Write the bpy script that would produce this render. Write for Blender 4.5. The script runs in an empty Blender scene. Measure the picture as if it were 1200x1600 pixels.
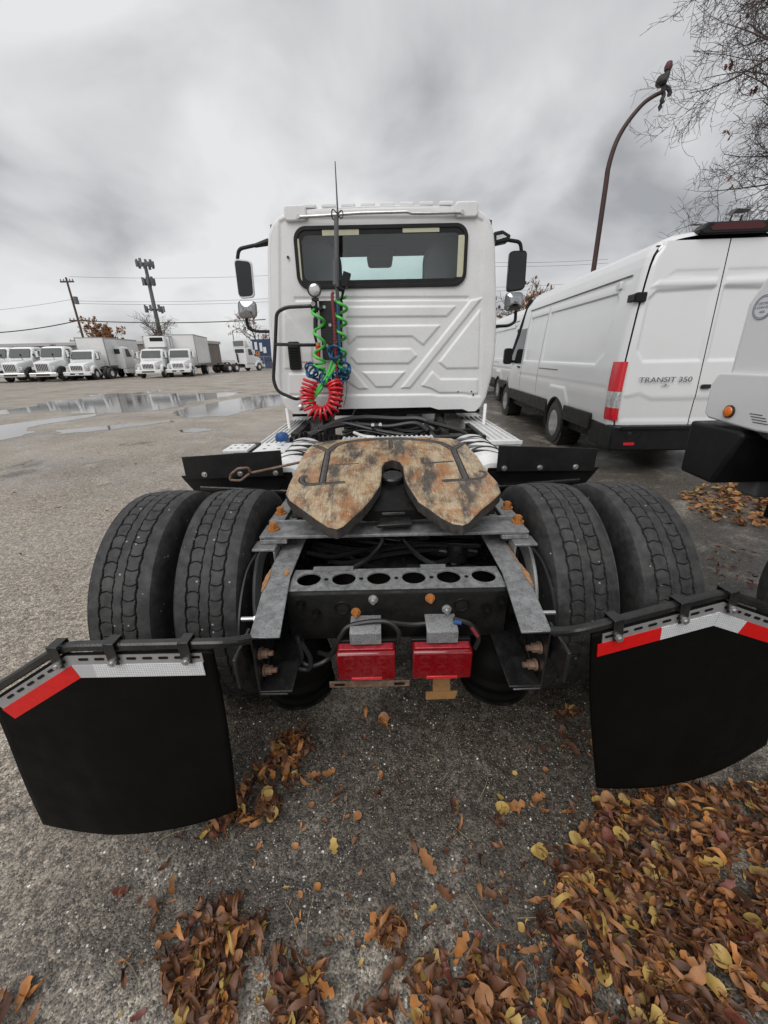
import bpy, bmesh, math, random
import numpy as np
from mathutils import Vector, Matrix
random.seed(7); np.random.seed(7)
R = math.radians
S = bpy.context.scene
COL = S.collection
# ---------------------------------------------------------------- camera
PITCH, ROLL, FPX = 22.2, -1.2, 600.0
CAM = Vector((-0.042, 0.0, 1.6))
CROT = Matrix.Rotation(R(90 - PITCH), 3, 'X') @ Matrix.Rotation(R(ROLL), 3, 'Z')
cd = bpy.data.cameras.new('camera'); cam = bpy.data.objects.new('camera', cd); COL.objects.link(cam)
cam.location = CAM; cam.rotation_euler = CROT.to_euler()
cd.sensor_fit = 'VERTICAL'; cd.sensor_height = 24.0; cd.sensor_width = 18.0
cd.lens = FPX / 1600 * 24.0; cd.clip_start = 0.02; cd.clip_end = 3000
S.camera = cam
S.render.resolution_x, S.render.resolution_y = 768, 1024
# ---------------------------------------------------------------- world: overcast sky
SUN_EL, SUN_AZ = 52, 205          # azimuth measured clockwise from +Y
w = bpy.data.worlds.new('World'); S.world = w; w.use_nodes = True
nt = w.node_tree; N = nt.nodes; L = nt.links; N.clear()
def nd(t, **k):
    n = N.new(t)
    for a, b in k.items(): setattr(n, a, b)
    return n
out = nd('ShaderNodeOutputWorld'); bg = nd('ShaderNodeBackground'); bg.inputs[1].default_value = 0.1
sky = nd('ShaderNodeTexSky', sky_type='NISHITA', sun_disc=False)
sky.sun_elevation = R(SUN_EL); sky.sun_rotation = R(SUN_AZ)
tc = nd('ShaderNodeTexCoord'); sx = nd('ShaderNodeSeparateXYZ'); L.new(tc.outputs['Generated'], sx.inputs[0])
zz = nd('ShaderNodeMath', operation='MAXIMUM'); L.new(sx.outputs[2], zz.inputs[0]); zz.inputs[1].default_value = 0.0
za = nd('ShaderNodeMath', operation='ADD'); L.new(zz.outputs[0], za.inputs[0]); za.inputs[1].default_value = 0.5
dx = nd('ShaderNodeMath', operation='DIVIDE'); L.new(sx.outputs[0], dx.inputs[0]); L.new(za.outputs[0], dx.inputs[1])
dy = nd('ShaderNodeMath', operation='DIVIDE'); L.new(sx.outputs[1], dy.inputs[0]); L.new(za.outputs[0], dy.inputs[1])
cx = nd('ShaderNodeCombineXYZ'); L.new(dx.outputs[0], cx.inputs[0]); L.new(dy.outputs[0], cx.inputs[1])
cx.inputs[2].default_value = 3.1
n1 = nd('ShaderNodeTexNoise'); n1.inputs['Scale'].default_value = 2.7; n1.inputs['Detail'].default_value = 8; n1.inputs['Roughness'].default_value = 0.46; n1.inputs['Distortion'].default_value = 0.35
L.new(cx.outputs[0], n1.inputs['Vector'])
cr = nd('ShaderNodeValToRGB'); e = cr.color_ramp.elements
e[0].position = 0.34; e[0].color = (0.42, 0.423, 0.435, 1); e[1].position = 0.65; e[1].color = (0.93, 0.93, 0.935, 1)
m_ = cr.color_ramp.elements.new(0.48); m_.color = (0.69, 0.693, 0.703, 1)
L.new(n1.outputs[0], cr.inputs[0])
sc = nd('ShaderNodeVectorMath', operation='SCALE'); sc.inputs['Scale'].default_value = 7.1; L.new(cr.outputs[0], sc.inputs[0])
mx = nd('ShaderNodeMix', data_type='RGBA'); mx.inputs[0].default_value = 0.94
L.new(sky.outputs[0], mx.inputs[6]); L.new(sc.outputs[0], mx.inputs[7])
L.new(mx.outputs[2], bg.inputs[0]); L.new(bg.outputs[0], out.inputs[0])
# ---------------------------------------------------------------- soft sun behind the cloud
sd = bpy.data.lights.new('sun', 'SUN'); sd.energy = 1.5; sd.angle = R(50); sd.color = (1.0, 0.985, 0.96)
so = bpy.data.objects.new('sun', sd); COL.objects.link(so)
dirv = Vector((math.sin(R(SUN_AZ)) * math.cos(R(SUN_EL)), math.cos(R(SUN_AZ)) * math.cos(R(SUN_EL)), math.sin(R(SUN_EL))))
so.rotation_euler = dirv.to_track_quat('Z', 'Y').to_euler(); so.location = dirv * 50
S.view_settings.view_transform = 'Standard'; S.view_settings.look = 'None'
S.view_settings.exposure = 0.33; S.view_settings.gamma = 1.0; S.view_settings.use_curve_mapping = False
S.render.engine = 'CYCLES'; S.cycles.use_denoising = True; S.cycles.max_bounces = 8; S.cycles.transparent_max_bounces = 12

# ================================================================ helpers
def ray(u, v): return CROT @ Vector(((u - 600) / FPX, -(v - 800) / FPX, -1.0))
def at(u, v, Y): r = ray(u, v); return CAM + r * ((Y - CAM.y) / r.y)
def atz(u, v, z=0.0): r = ray(u, v); return CAM + r * ((z - CAM.z) / r.z)
def atx(u, v, x): r = ray(u, v); return CAM + r * ((x - CAM.x) / r.x)
def atp(u, v, p, n): r = ray(u, v); return CAM + r * ((Vector(p) - CAM).dot(n) / r.dot(n))

WL = {}
class MB:
    def __init__(s): s.v = []; s.f = []
    def add(s, vs, fs):
        o = len(s.v); s.v += [tuple(p) for p in vs]; s.f += [tuple(i + o for i in f) for f in fs]; return s
    def box(s, x0, x1, y0, y1, z0, z1):
        return s.add([(x0,y0,z0),(x1,y0,z0),(x1,y1,z0),(x0,y1,z0),(x0,y0,z1),(x1,y0,z1),(x1,y1,z1),(x0,y1,z1)],
              [(0,3,2,1),(4,5,6,7),(0,1,5,4),(1,2,6,5),(2,3,7,6),(3,0,4,7)])
    def obox(s, c, ax, ay, az, hx, hy, hz):
        c = Vector(c); ax, ay, az = Vector(ax).normalized(), Vector(ay).normalized(), Vector(az).normalized()
        P = []
        for k in (-1, 1):
            for (i, j) in ((-1,-1),(1,-1),(1,1),(-1,1)): P.append(c + ax*hx*i + ay*hy*j + az*hz*k)
        return s.add(P, [(0,3,2,1),(4,5,6,7),(0,1,5,4),(1,2,6,5),(2,3,7,6),(3,0,4,7)])
    def prism(s, pts, d):
        n = len(pts); d = Vector(d); a = [Vector(p) for p in pts]
        return s.add(a + [p + d for p in a], [tuple(range(n)), tuple(range(2*n-1, n-1, -1))] + [(i, (i+1) % n, n + (i+1) % n, n + i) for i in range(n)])
    def tube(s, pts, r, n=8, closed=False, caps=True):
        P = [Vector(p) for p in pts]; m = len(P); rr = r if hasattr(r, '__len__') else [r]*m
        T = []
        for i in range(m):
            a = P[i-1] if (i or closed) else P[0]; b = P[(i+1) % m] if (i < m-1 or closed) else P[-1]
            t = b - a; T.append(t.normalized() if t.length > 1e-9 else Vector((0,0,1)))
        u = T[0].orthogonal().normalized(); vs = []
        for i in range(m):
            u = (u - T[i]*u.dot(T[i])); u = u.normalized() if u.length > 1e-6 else T[i].orthogonal().normalized()
            w_ = T[i].cross(u)
            for k in range(n):
                a = 2*math.pi*k/n; vs.append(P[i] + (u*math.cos(a) + w_*math.sin(a))*rr[i])
        fs = []
        for i in range(m if closed else m-1):
            j = (i+1) % m
            for k in range(n): fs.append((i*n+k, i*n+(k+1) % n, j*n+(k+1) % n, j*n+k))
        if caps and not closed: fs += [tuple(range(n-1, -1, -1)), tuple(range((m-1)*n, m*n))]
        return s.add(vs, fs)
    def cyl(s, a, b, r, r2=None, n=16): return s.tube([a, b], [r, r if r2 is None else r2], n)
    def lathe(s, prof, c, axis, n=32, closed=False):
        c = Vector(c); ax = Vector(axis).normalized(); u = ax.orthogonal().normalized(); w_ = ax.cross(u); vs = []
        for (r, h) in prof:
            for k in range(n):
                a = 2*math.pi*k/n; vs.append(c + ax*h + (u*math.cos(a) + w_*math.sin(a))*r)
        m = len(prof); fs = []
        for i in range(m if closed else m-1):
            j = (i+1) % m
            for k in range(n): fs.append((i*n+k, i*n+(k+1) % n, j*n+(k+1) % n, j*n+k))
        if not closed: fs += [tuple(range(n-1, -1, -1)), tuple(range((m-1)*n, m*n))]
        return s.add(vs, fs)
    def rbox(s, c, sx_, sy_, sz_, r, axis='Y', n=5):
        """rounded rectangle plate, thickness along axis"""
        pts = rrect(sx_ if axis != 'X' else sy_, sz_ if axis != 'Z' else sy_, r, n); c = Vector(c)
        if axis == 'Y': return s.prism([c + Vector((x, -sy_/2, z)) for x, z in pts], (0, sy_, 0))
        if axis == 'X': return s.prism([c + Vector((-sx_/2, x, z)) for x, z in pts], (sx_, 0, 0))
        return s.prism([c + Vector((x, z, -sz_/2)) for x, z in pts], (0, 0, sz_))
    def tf(s, M):
        s.v = [tuple(M @ Vector(p)) for p in s.v]; return s
    def build(s, name, mat, parent=None, ang=35, bevel=0, seg=2, smooth=True, recalc=True):
        me = bpy.data.meshes.new(name)
        V = np.array(s.v, dtype=float); c = (V.min(0) + V.max(0)) / 2
        if parent is None: c[2] = V[:, 2].min()
        me.from_pydata((V - c).tolist(), [], s.f)
        return fin(name, me, Vector(c), mat, parent, ang, bevel, seg, smooth, recalc)
def fin(name, me, c, mat, parent, ang=35, bevel=0, seg=2, smooth=True, recalc=True):
    if recalc:
        bm = bmesh.new(); bm.from_mesh(me); bmesh.ops.recalc_face_normals(bm, faces=bm.faces); bm.to_mesh(me); bm.free()
    if smooth:
        me.polygons.foreach_set('use_smooth', [True]*len(me.polygons)); me.set_sharp_from_angle(angle=R(ang))
    for m in (mat if isinstance(mat, (list, tuple)) else [mat]): me.materials.append(m)
    o = bpy.data.objects.new(name, me); COL.objects.link(o)
    o.location = c; WL[o.name] = c
    if parent: o.parent = parent; o.location = c - WL[parent.name]
    if bevel:
        b = o.modifiers.new('bevel', 'BEVEL'); b.width = bevel; b.segments = seg; b.limit_method = 'ANGLE'; b.angle_limit = R(40)
        if smooth: b.harden_normals = False
    return o
def empty(name, loc, rz=0):
    o = bpy.data.objects.new(name, None); COL.objects.link(o); o.location = loc; o.rotation_euler = (0, 0, rz)
    o.empty_display_size = 0.2; WL[o.name] = Vector(loc); return o
def tag(o, label=None, cat=None, group=None, kind=None):
    if label: o['label'] = label
    if cat: o['category'] = cat
    if group: o['group'] = group
    if kind: o['kind'] = kind
    return o
def copy_tree(o, parent=None):
    c = o.copy(); COL.objects.link(c)
    if parent: c.parent = parent
    for ch in list(o.children): copy_tree(ch, c)
    return c
def rrect(w_, h_, r, n=5):
    P = []
    for cx_, cz_, a0 in ((w_/2-r, h_/2-r, 0), (-w_/2+r, h_/2-r, 90), (-w_/2+r, -h_/2+r, 180), (w_/2-r, -h_/2+r, 270)):
        for k in range(n+1):
            a = R(a0 + 90*k/n); P.append((cx_ + r*math.cos(a), cz_ + r*math.sin(a)))
    return P
def smooth_path(pts, n=6):
    """Catmull-Rom through points"""
    P = [Vector(p) for p in pts]; Q = [P[0]*2-P[1]] + P + [P[-1]*2-P[-2]]; O = []
    for i in range(1, len(Q)-2):
        a, b, c, d = Q[i-1], Q[i], Q[i+1], Q[i+2]
        for k in range(n):
            t = k/n; O.append(0.5*((2*b) + (c-a)*t + (2*a-5*b+4*c-d)*t*t + (3*b-a-3*c+d)*t**3))
    O.append(P[-1]); return O
def fillet(pts, r, n=5):
    P = [Vector(p) for p in pts]; O = [P[0]]
    for i in range(1, len(P)-1):
        a, b, c = P[i-1], P[i], P[i+1]; d1 = (a-b); d2 = (c-b)
        k = min(r, d1.length*0.45, d2.length*0.45); p1 = b + d1.normalized()*k; p2 = b + d2.normalized()*k
        for j in range(n+1):
            t = j/n; O.append(p1*(1-t)**2 + b*2*t*(1-t) + p2*t*t)
    O.append(P[-1]); return O
def sdf_poly(X, Z, poly):
    """signed distance (negative inside), numpy"""
    d = np.full(X.shape, 1e9); s = np.ones(X.shape); n = len(poly)
    for i in range(n):
        ax, az = poly[i]; bx, bz = poly[i-1]
        ex, ez = bx-ax, bz-az; wx, wz = X-ax, Z-az
        t = np.clip((wx*ex + wz*ez)/(ex*ex + ez*ez + 1e-12), 0, 1)
        d = np.minimum(d, (wx-ex*t)**2 + (wz-ez*t)**2)
        c1 = Z >= az; c2 = Z < bz; c3 = ex*wz > ez*wx
        flip = (c1 & c2 & c3) | (~c1 & ~c2 & ~c3)
        s = np.where(flip, -s, s)
    return s*np.sqrt(d)
def sstep(a, b, x):
    t = np.clip((x-a)/(b-a), 0, 1); return t*t*(3-2*t)
def grid_obj(name, P, mat, parent, skip=None, ang=60, closed_u=False, recalc=False):
    """P: (nu, nv, 3) array -> mesh"""
    nu, nv, _ = P.shape; idx = np.arange(nu*nv).reshape(nu, nv)
    if closed_u: a = idx; b = np.roll(idx, -1, 0)
    else: a = idx[:-1]; b = idx[1:]
    q = np.stack([a[:, :-1], b[:, :-1], b[:, 1:], a[:, 1:]], -1).reshape(-1, 4)
    if skip is not None: q = q[~skip.reshape(-1)]
    V = P.reshape(-1, 3); c = (V.min(0)+V.max(0))/2
    me = bpy.data.meshes.new(name); me.vertices.add(len(V)); me.vertices.foreach_set('co', (V-c).ravel())
    me.loops.add(q.size); me.loops.foreach_set('vertex_index', q.ravel().astype(np.int32))
    me.polygons.add(len(q)); me.polygons.foreach_set('loop_start', np.arange(0, q.size, 4).astype(np.int32))
    me.update(calc_edges=True); me.validate()
    return fin(name, me, Vector(c), mat, parent, ang, recalc=recalc)
def text_mb(txt, size, M, depth=0.0005, align='CENTER'):
    cu = bpy.data.curves.new('txt', 'FONT'); cu.body = txt; cu.size = size; cu.extrude = depth; cu.align_x = align; cu.align_y = 'CENTER'
    o = bpy.data.objects.new('txt', cu); COL.objects.link(o)
    dg = bpy.context.evaluated_depsgraph_get(); dg.update(); me = bpy.data.meshes.new_from_object(o.evaluated_get(dg))
    mb = MB(); mb.add([M @ v.co for v in me.vertices], [tuple(p.vertices) for p in me.polygons])
    bpy.data.objects.remove(o); bpy.data.curves.remove(cu); bpy.data.meshes.remove(me)
    return mb

# ================================================================ materials
def mat(name, col, rough=0.5, metal=0.0, spec=0.5, coat=0.0, var=0.0, vscale=8.0, dirt=None, dirt_amt=0.4, dscale=3.0, bump=0.0, bscale=60.0, rvar=0.0, speck=None, speck_scale=120, speck_amt=0.1):
    m = bpy.data.materials.new(name); m.use_nodes = True; t = m.node_tree; b = t.nodes['Principled BSDF']
    def n(ty, **k):
        x = t.nodes.new(ty)
        for a, c in k.items(): setattr(x, a, c)
        return x
    b.inputs['Base Color'].default_value = (*col, 1); b.inputs['Roughness'].default_value = rough; b.inputs['Metallic'].default_value = metal
    b.inputs['Specular IOR Level'].default_value = spec; b.inputs['Coat Weight'].default_value = coat; b.inputs['Coat Roughness'].default_value = 0.08
    tcn = n('ShaderNodeTexCoord'); src = tcn.outputs['Object']; cur = None
    if var:
        x = n('ShaderNodeTexNoise'); x.inputs['Scale'].default_value = vscale; x.inputs['Detail'].default_value = 6; t.links.new(src, x.inputs['Vector'])
        r = n('ShaderNodeValToRGB'); r.color_ramp.elements[0].position = 0.3; r.color_ramp.elements[1].position = 0.7
        r.color_ramp.elements[0].color = (*[c*(1-var) for c in col], 1); r.color_ramp.elements[1].color = (*[min(1, c*(1+var)) for c in col], 1)
        t.links.new(x.outputs[0], r.inputs[0]); cur = r.outputs[0]
    if dirt:
        x = n('ShaderNodeTexNoise'); x.inputs['Scale'].default_value = dscale; x.inputs['Detail'].default_value = 9; x.inputs['Roughness'].default_value = 0.68; t.links.new(src, x.inputs['Vector'])
        r = n('ShaderNodeMapRange'); r.inputs[1].default_value = 0.45; r.inputs[2].default_value = 0.75; r.inputs[4].default_value = dirt_amt; t.links.new(x.outputs[0], r.inputs[0])
        k = n('ShaderNodeMix', data_type='RGBA'); k.inputs[6].default_value = (*col, 1); k.inputs[7].default_value = (*dirt, 1)
        if cur: t.links.new(cur, k.inputs[6])
        t.links.new(r.outputs[0], k.inputs[0]); cur = k.outputs[2]
    if speck:
        x = n('ShaderNodeTexVoronoi'); x.inputs['Scale'].default_value = speck_scale; t.links.new(src, x.inputs['Vector'])
        sp = n('ShaderNodeSeparateColor'); t.links.new(x.outputs['Color'], sp.inputs[0])
        r = n('ShaderNodeMath', operation='LESS_THAN'); r.inputs[1].default_value = speck_amt; t.links.new(sp.outputs[0], r.inputs[0])
        r2 = n('ShaderNodeMath', operation='LESS_THAN'); r2.inputs[1].default_value = 0.38; t.links.new(x.outputs['Distance'], r2.inputs[0])
        r3 = n('ShaderNodeMath', operation='MULTIPLY'); t.links.new(r.outputs[0], r3.inputs[0]); t.links.new(r2.outputs[0], r3.inputs[1])
        k = n('ShaderNodeMix', data_type='RGBA'); k.inputs[6].default_value = (*col, 1); k.inputs[7].default_value = (*speck, 1)
        if cur: t.links.new(cur, k.inputs[6])
        t.links.new(r3.outputs[0], k.inputs[0]); cur = k.outputs[2]
    if cur: t.links.new(cur, b.inputs['Base Color'])
    if rvar:
        x = n('ShaderNodeTexNoise'); x.inputs['Scale'].default_value = 14; x.inputs['Detail'].default_value = 8; t.links.new(src, x.inputs['Vector'])
        r = n('ShaderNodeMapRange'); r.inputs[1].default_value = 0.35; r.inputs[2].default_value = 0.65; r.inputs[3].default_value = max(0.03, rough-rvar); r.inputs[4].default_value = min(1, rough+rvar)
        t.links.new(x.outputs[0], r.inputs[0]); t.links.new(r.outputs[0], b.inputs['Roughness'])
    if bump:
        x = n('ShaderNodeTexNoise'); x.inputs['Scale'].default_value = bscale; x.inputs['Detail'].default_value = 5; t.links.new(src, x.inputs['Vector'])
        k = n('ShaderNodeBump'); k.inputs['Strength'].default_value = bump; k.inputs['Distance'].default_value = 0.004; t.links.new(x.outputs[0], k.inputs['Height']); t.links.new(k.outputs[0], b.inputs['Normal'])
    return m
def glass_mat(name, tint, refl=0.12, rough=0.02):
    m = bpy.data.materials.new(name); m.use_nodes = True; t = m.node_tree; t.nodes.clear()
    o = t.nodes.new('ShaderNodeOutputMaterial'); tr = t.nodes.new('ShaderNodeBsdfTransparent'); tr.inputs[0].default_value = (*tint, 1)
    gl = t.nodes.new('ShaderNodeBsdfGlossy'); gl.inputs['Roughness'].default_value = rough
    lw = t.nodes.new('ShaderNodeFresnel'); lw.inputs[0].default_value = 1.45
    k = t.nodes.new('ShaderNodeMath'); k.operation = 'ADD'; k.inputs[1].default_value = refl - 0.04; k.use_clamp = True; t.links.new(lw.outputs[0], k.inputs[0])
    mix = t.nodes.new('ShaderNodeMixShader'); t.links.new(k.outputs[0], mix.inputs[0]); t.links.new(tr.outputs[0], mix.inputs[1]); t.links.new(gl.outputs[0], mix.inputs[2]); t.links.new(mix.outputs[0], o.inputs[0])
    return m
WHITE = mat('white_paint', (0.73, 0.73, 0.73), 0.3, coat=0.25, dirt=(0.45, 0.44, 0.41), dirt_amt=0.3, dscale=3.5, rvar=0.08)
WHITE2 = mat('white_van_paint', (0.75, 0.755, 0.76), 0.22, coat=0.5, dirt=(0.5, 0.5, 0.48), dirt_amt=0.14, dscale=1.4)
WHITED = mat('white_paint_dirty', (0.78, 0.78, 0.77), 0.4, dirt=(0.25, 0.24, 0.22), dirt_amt=0.5, dscale=9)
DIAMOND = mat('bright_tread_plate', (0.74, 0.74, 0.73), 0.35, metal=0.3, dirt=(0.3, 0.3, 0.28), dirt_amt=0.35, dscale=12)
BLACK = mat('black_paint_wet', (0.011, 0.011, 0.0115), 0.28, rvar=0.14, dirt=(0.05, 0.046, 0.042), dirt_amt=0.45, dscale=20, bump=0.25, bscale=160)
RAILM = mat('weathered_rail_sky_sheen', (0.22, 0.222, 0.225), 0.42, rvar=0.16, var=0.25, vscale=30, dirt=(0.02, 0.02, 0.02), dirt_amt=0.7, dscale=26, bump=0.3, bscale=130, speck=(0.04, 0.04, 0.04), speck_scale=230, speck_amt=0.2)
BLACKP = mat('black_plastic', (0.010, 0.010, 0.0105), 0.45, spec=0.28, rvar=0.1, dirt=(0.03, 0.028, 0.026), dirt_amt=0.35, dscale=9)
FLAP = mat('flap_rubber', (0.0035, 0.0034, 0.0031), 0.55, spec=0.08, dirt=(0.008, 0.0075, 0.007), dirt_amt=0.5, dscale=5, rvar=0.08)
TYRE = mat('tyre_rubber', (0.030, 0.030, 0.0305), 0.58, spec=0.35, var=0.4, vscale=30, dirt=(0.10, 0.098, 0.094), dirt_amt=0.6, dscale=16, bump=0.5, bscale=220, speck=(0.32, 0.31, 0.29), speck_scale=95, speck_amt=0.007)
DARK = mat('greasy_black_metal', (0.006, 0.0058, 0.0055), 0.5, spec=0.2, rvar=0.2, dirt=(0.02, 0.017, 0.015), dirt_amt=0.5, dscale=14, bump=0.4, bscale=70)
HOSEB = mat('black_hose', (0.016, 0.016, 0.017), 0.42)
STEEL = mat('zinc_steel', (0.55, 0.55, 0.55), 0.38, metal=0.85, dirt=(0.2, 0.18, 0.15), dirt_amt=0.5, dscale=30)
GALV = mat('galvanised_strip', (0.36, 0.36, 0.365), 0.45, metal=0.4, dirt=(0.2, 0.15, 0.12), dirt_amt=0.5, dscale=14)
RUST = mat('rusty_bolt', (0.42, 0.16, 0.035), 0.75, var=0.4, vscale=60, dirt=(0.16, 0.07, 0.03), dirt_amt=0.6, dscale=50, bump=0.5, bscale=150)
RUSTB = mat('rusty_brown_metal', (0.15, 0.085, 0.055), 0.7, var=0.35, vscale=40, dirt=(0.26, 0.2, 0.16), dirt_amt=0.5, dscale=20)
REDREF = mat('red_reflective_tape', (0.62, 0.006, 0.006), 0.35, spec=0.4, var=0.08, vscale=60)
def weave_mat():
    m = mat('white_reflective_tape', (0.72, 0.73, 0.75), 0.35, metal=0.1); t = m.node_tree; b = t.nodes['Principled BSDF']
    tcn = t.nodes.new('ShaderNodeTexCoord'); br = t.nodes.new('ShaderNodeTexBrick'); br.offset = 0.0
    mp = t.nodes.new('ShaderNodeMapping'); mp.inputs['Rotation'].default_value = (R(90), 0, 0); t.links.new(tcn.outputs['Object'], mp.inputs[0]); t.links.new(mp.outputs[0], br.inputs['Vector'])
    br.inputs['Scale'].default_value = 60; br.inputs['Color1'].default_value = (0.7, 0.71, 0.73, 1); br.inputs['Color2'].default_value = (0.8, 0.81, 0.82, 1); br.inputs['Mortar'].default_value = (0.45, 0.46, 0.48, 1)
    br.inputs['Mortar Size'].default_value = 0.05; br.inputs['Brick Width'].default_value = 0.4; br.inputs['Row Height'].default_value = 0.4
    t.links.new(br.outputs[0], b.inputs['Base Color']); return m
WHITEREF = weave_mat()
GREYREF = mat('grey_tape', (0.45, 0.45, 0.46), 0.4)
REDLENS = mat('red_lens', (0.19, 0.002, 0.006), 0.12, coat=0.6, var=0.25, vscale=70)
REDLENS3 = mat('red_lens_lit_top', (0.34, 0.03, 0.04), 0.25, var=0.3, vscale=50)
REDLENS2 = mat('red_lens_bright', (0.62, 0.02, 0.03), 0.1, coat=0.6)
CLEARLENS = mat('clear_lens', (0.62, 0.62, 0.63), 0.12, metal=0.4, var=0.3, vscale=40)
AMBER = mat('amber_lens', (0.75, 0.17, 0.01), 0.15, coat=0.5)
CHROME = mat('chrome', (0.75, 0.75, 0.76), 0.12, metal=1.0, var=0.1, vscale=20)
MIRRORG = mat('mirror_glass', (0.022, 0.025, 0.027), 0.04, spec=0.35)
MIRRORC = mat('convex_mirror_glass', (0.38, 0.39, 0.40), 0.03, metal=1.0)
TAPE = mat('masking_tape', (0.50, 0.49, 0.36), 0.75, var=0.06, vscale=20)
SEAT = mat('seat_fabric', (0.20, 0.205, 0.215), 0.85)
INTER = mat('cab_interior', (0.05, 0.052, 0.054), 0.8)
GLASSW = glass_mat('rear_window_glass', (0.95, 0.985, 0.98), 0.06)
GLASSF = glass_mat('windscreen_glass', (0.86, 0.955, 0.94), 0.05)
GLASSD = mat('dark_vehicle_glass', (0.018, 0.021, 0.023), 0.05, spec=0.7)
GLASSBG = mat('tinted_windscreen', (0.045, 0.052, 0.053), 0.12, spec=0.25)
GREENH = mat('green_hose', (0.075, 0.50, 0.065), 0.35)
BLUEH = mat('blue_hose', (0.015, 0.095, 0.20), 0.35)
REDH = mat('red_hose', (0.58, 0.012, 0.022), 0.28, coat=0.3)
MAROON = mat('maroon_hose', (0.19, 0.022, 0.028), 0.5)
GREYM = mat('grey_mast', (0.11, 0.11, 0.11), 0.55)
BLUEP = mat('blue_plastic', (0.015, 0.07, 0.22), 0.4)
LAMPG = mat('lamp_lens', (0.6, 0.6, 0.58), 0.08, metal=0.55)
BROWNPOLE = mat('rusty_lamp_post', (0.06, 0.026, 0.022), 0.6, var=0.35, vscale=5, dirt=(0.03, 0.03, 0.032), dirt_amt=0.7, dscale=1.3)
TWIG = mat('bare_twig_bark', (0.075, 0.056, 0.05), 0.85, var=0.3, vscale=10)
BARK = mat('trunk_bark', (0.07, 0.056, 0.046), 0.9, var=0.3, vscale=6, bump=0.6, bscale=20)
WOODP = mat('utility_pole_wood', (0.09, 0.065, 0.055), 0.85, var=0.2, vscale=3)
GREYT = mat('grey_tower_steel', (0.13, 0.135, 0.14), 0.6)
BLUEC = mat('blue_container', (0.03, 0.055, 0.12), 0.55, var=0.2, vscale=2)
WALLB = mat('far_wall_tan', (0.20, 0.175, 0.155), 0.8, var=0.15, vscale=0.5)
GREYBOX = mat('grey_tank_plastic', (0.16, 0.16, 0.16), 0.6, var=0.2, vscale=10)
PRINT = mat('dark_print', (0.06, 0.065, 0.075), 0.5)
PRINTB = mat('blue_grey_print', (0.10, 0.13, 0.20), 0.5)
PRINTR = mat('red_print', (0.5, 0.05, 0.06), 0.5)
BADGE = mat('chrome_badge', (0.22, 0.22, 0.23), 0.25, metal=0.7)
DECAL = mat('white_decal', (0.70, 0.71, 0.72), 0.4)
LEAFM = [mat('leaf_brown', (0.135, 0.054, 0.022), 0.55, var=0.45, vscale=22, dirt=(0.05, 0.02, 0.012), dirt_amt=0.7, dscale=30),
         mat('leaf_dark_brown', (0.075, 0.03, 0.015), 0.5, var=0.4, vscale=22),
         mat('leaf_tan', (0.32, 0.14, 0.05), 0.58, var=0.35, vscale=24, dirt=(0.1, 0.04, 0.02), dirt_amt=0.6, dscale=30),
         mat('leaf_orange', (0.42, 0.17, 0.045), 0.5, var=0.3, vscale=24),
         mat('leaf_yellow', (0.44, 0.30, 0.085), 0.5, var=0.25, vscale=26, dirt=(0.3, 0.14, 0.03), dirt_amt=0.6, dscale=30),
         mat('leaf_red', (0.15, 0.042, 0.026), 0.5, var=0.35, vscale=24)]
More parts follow.
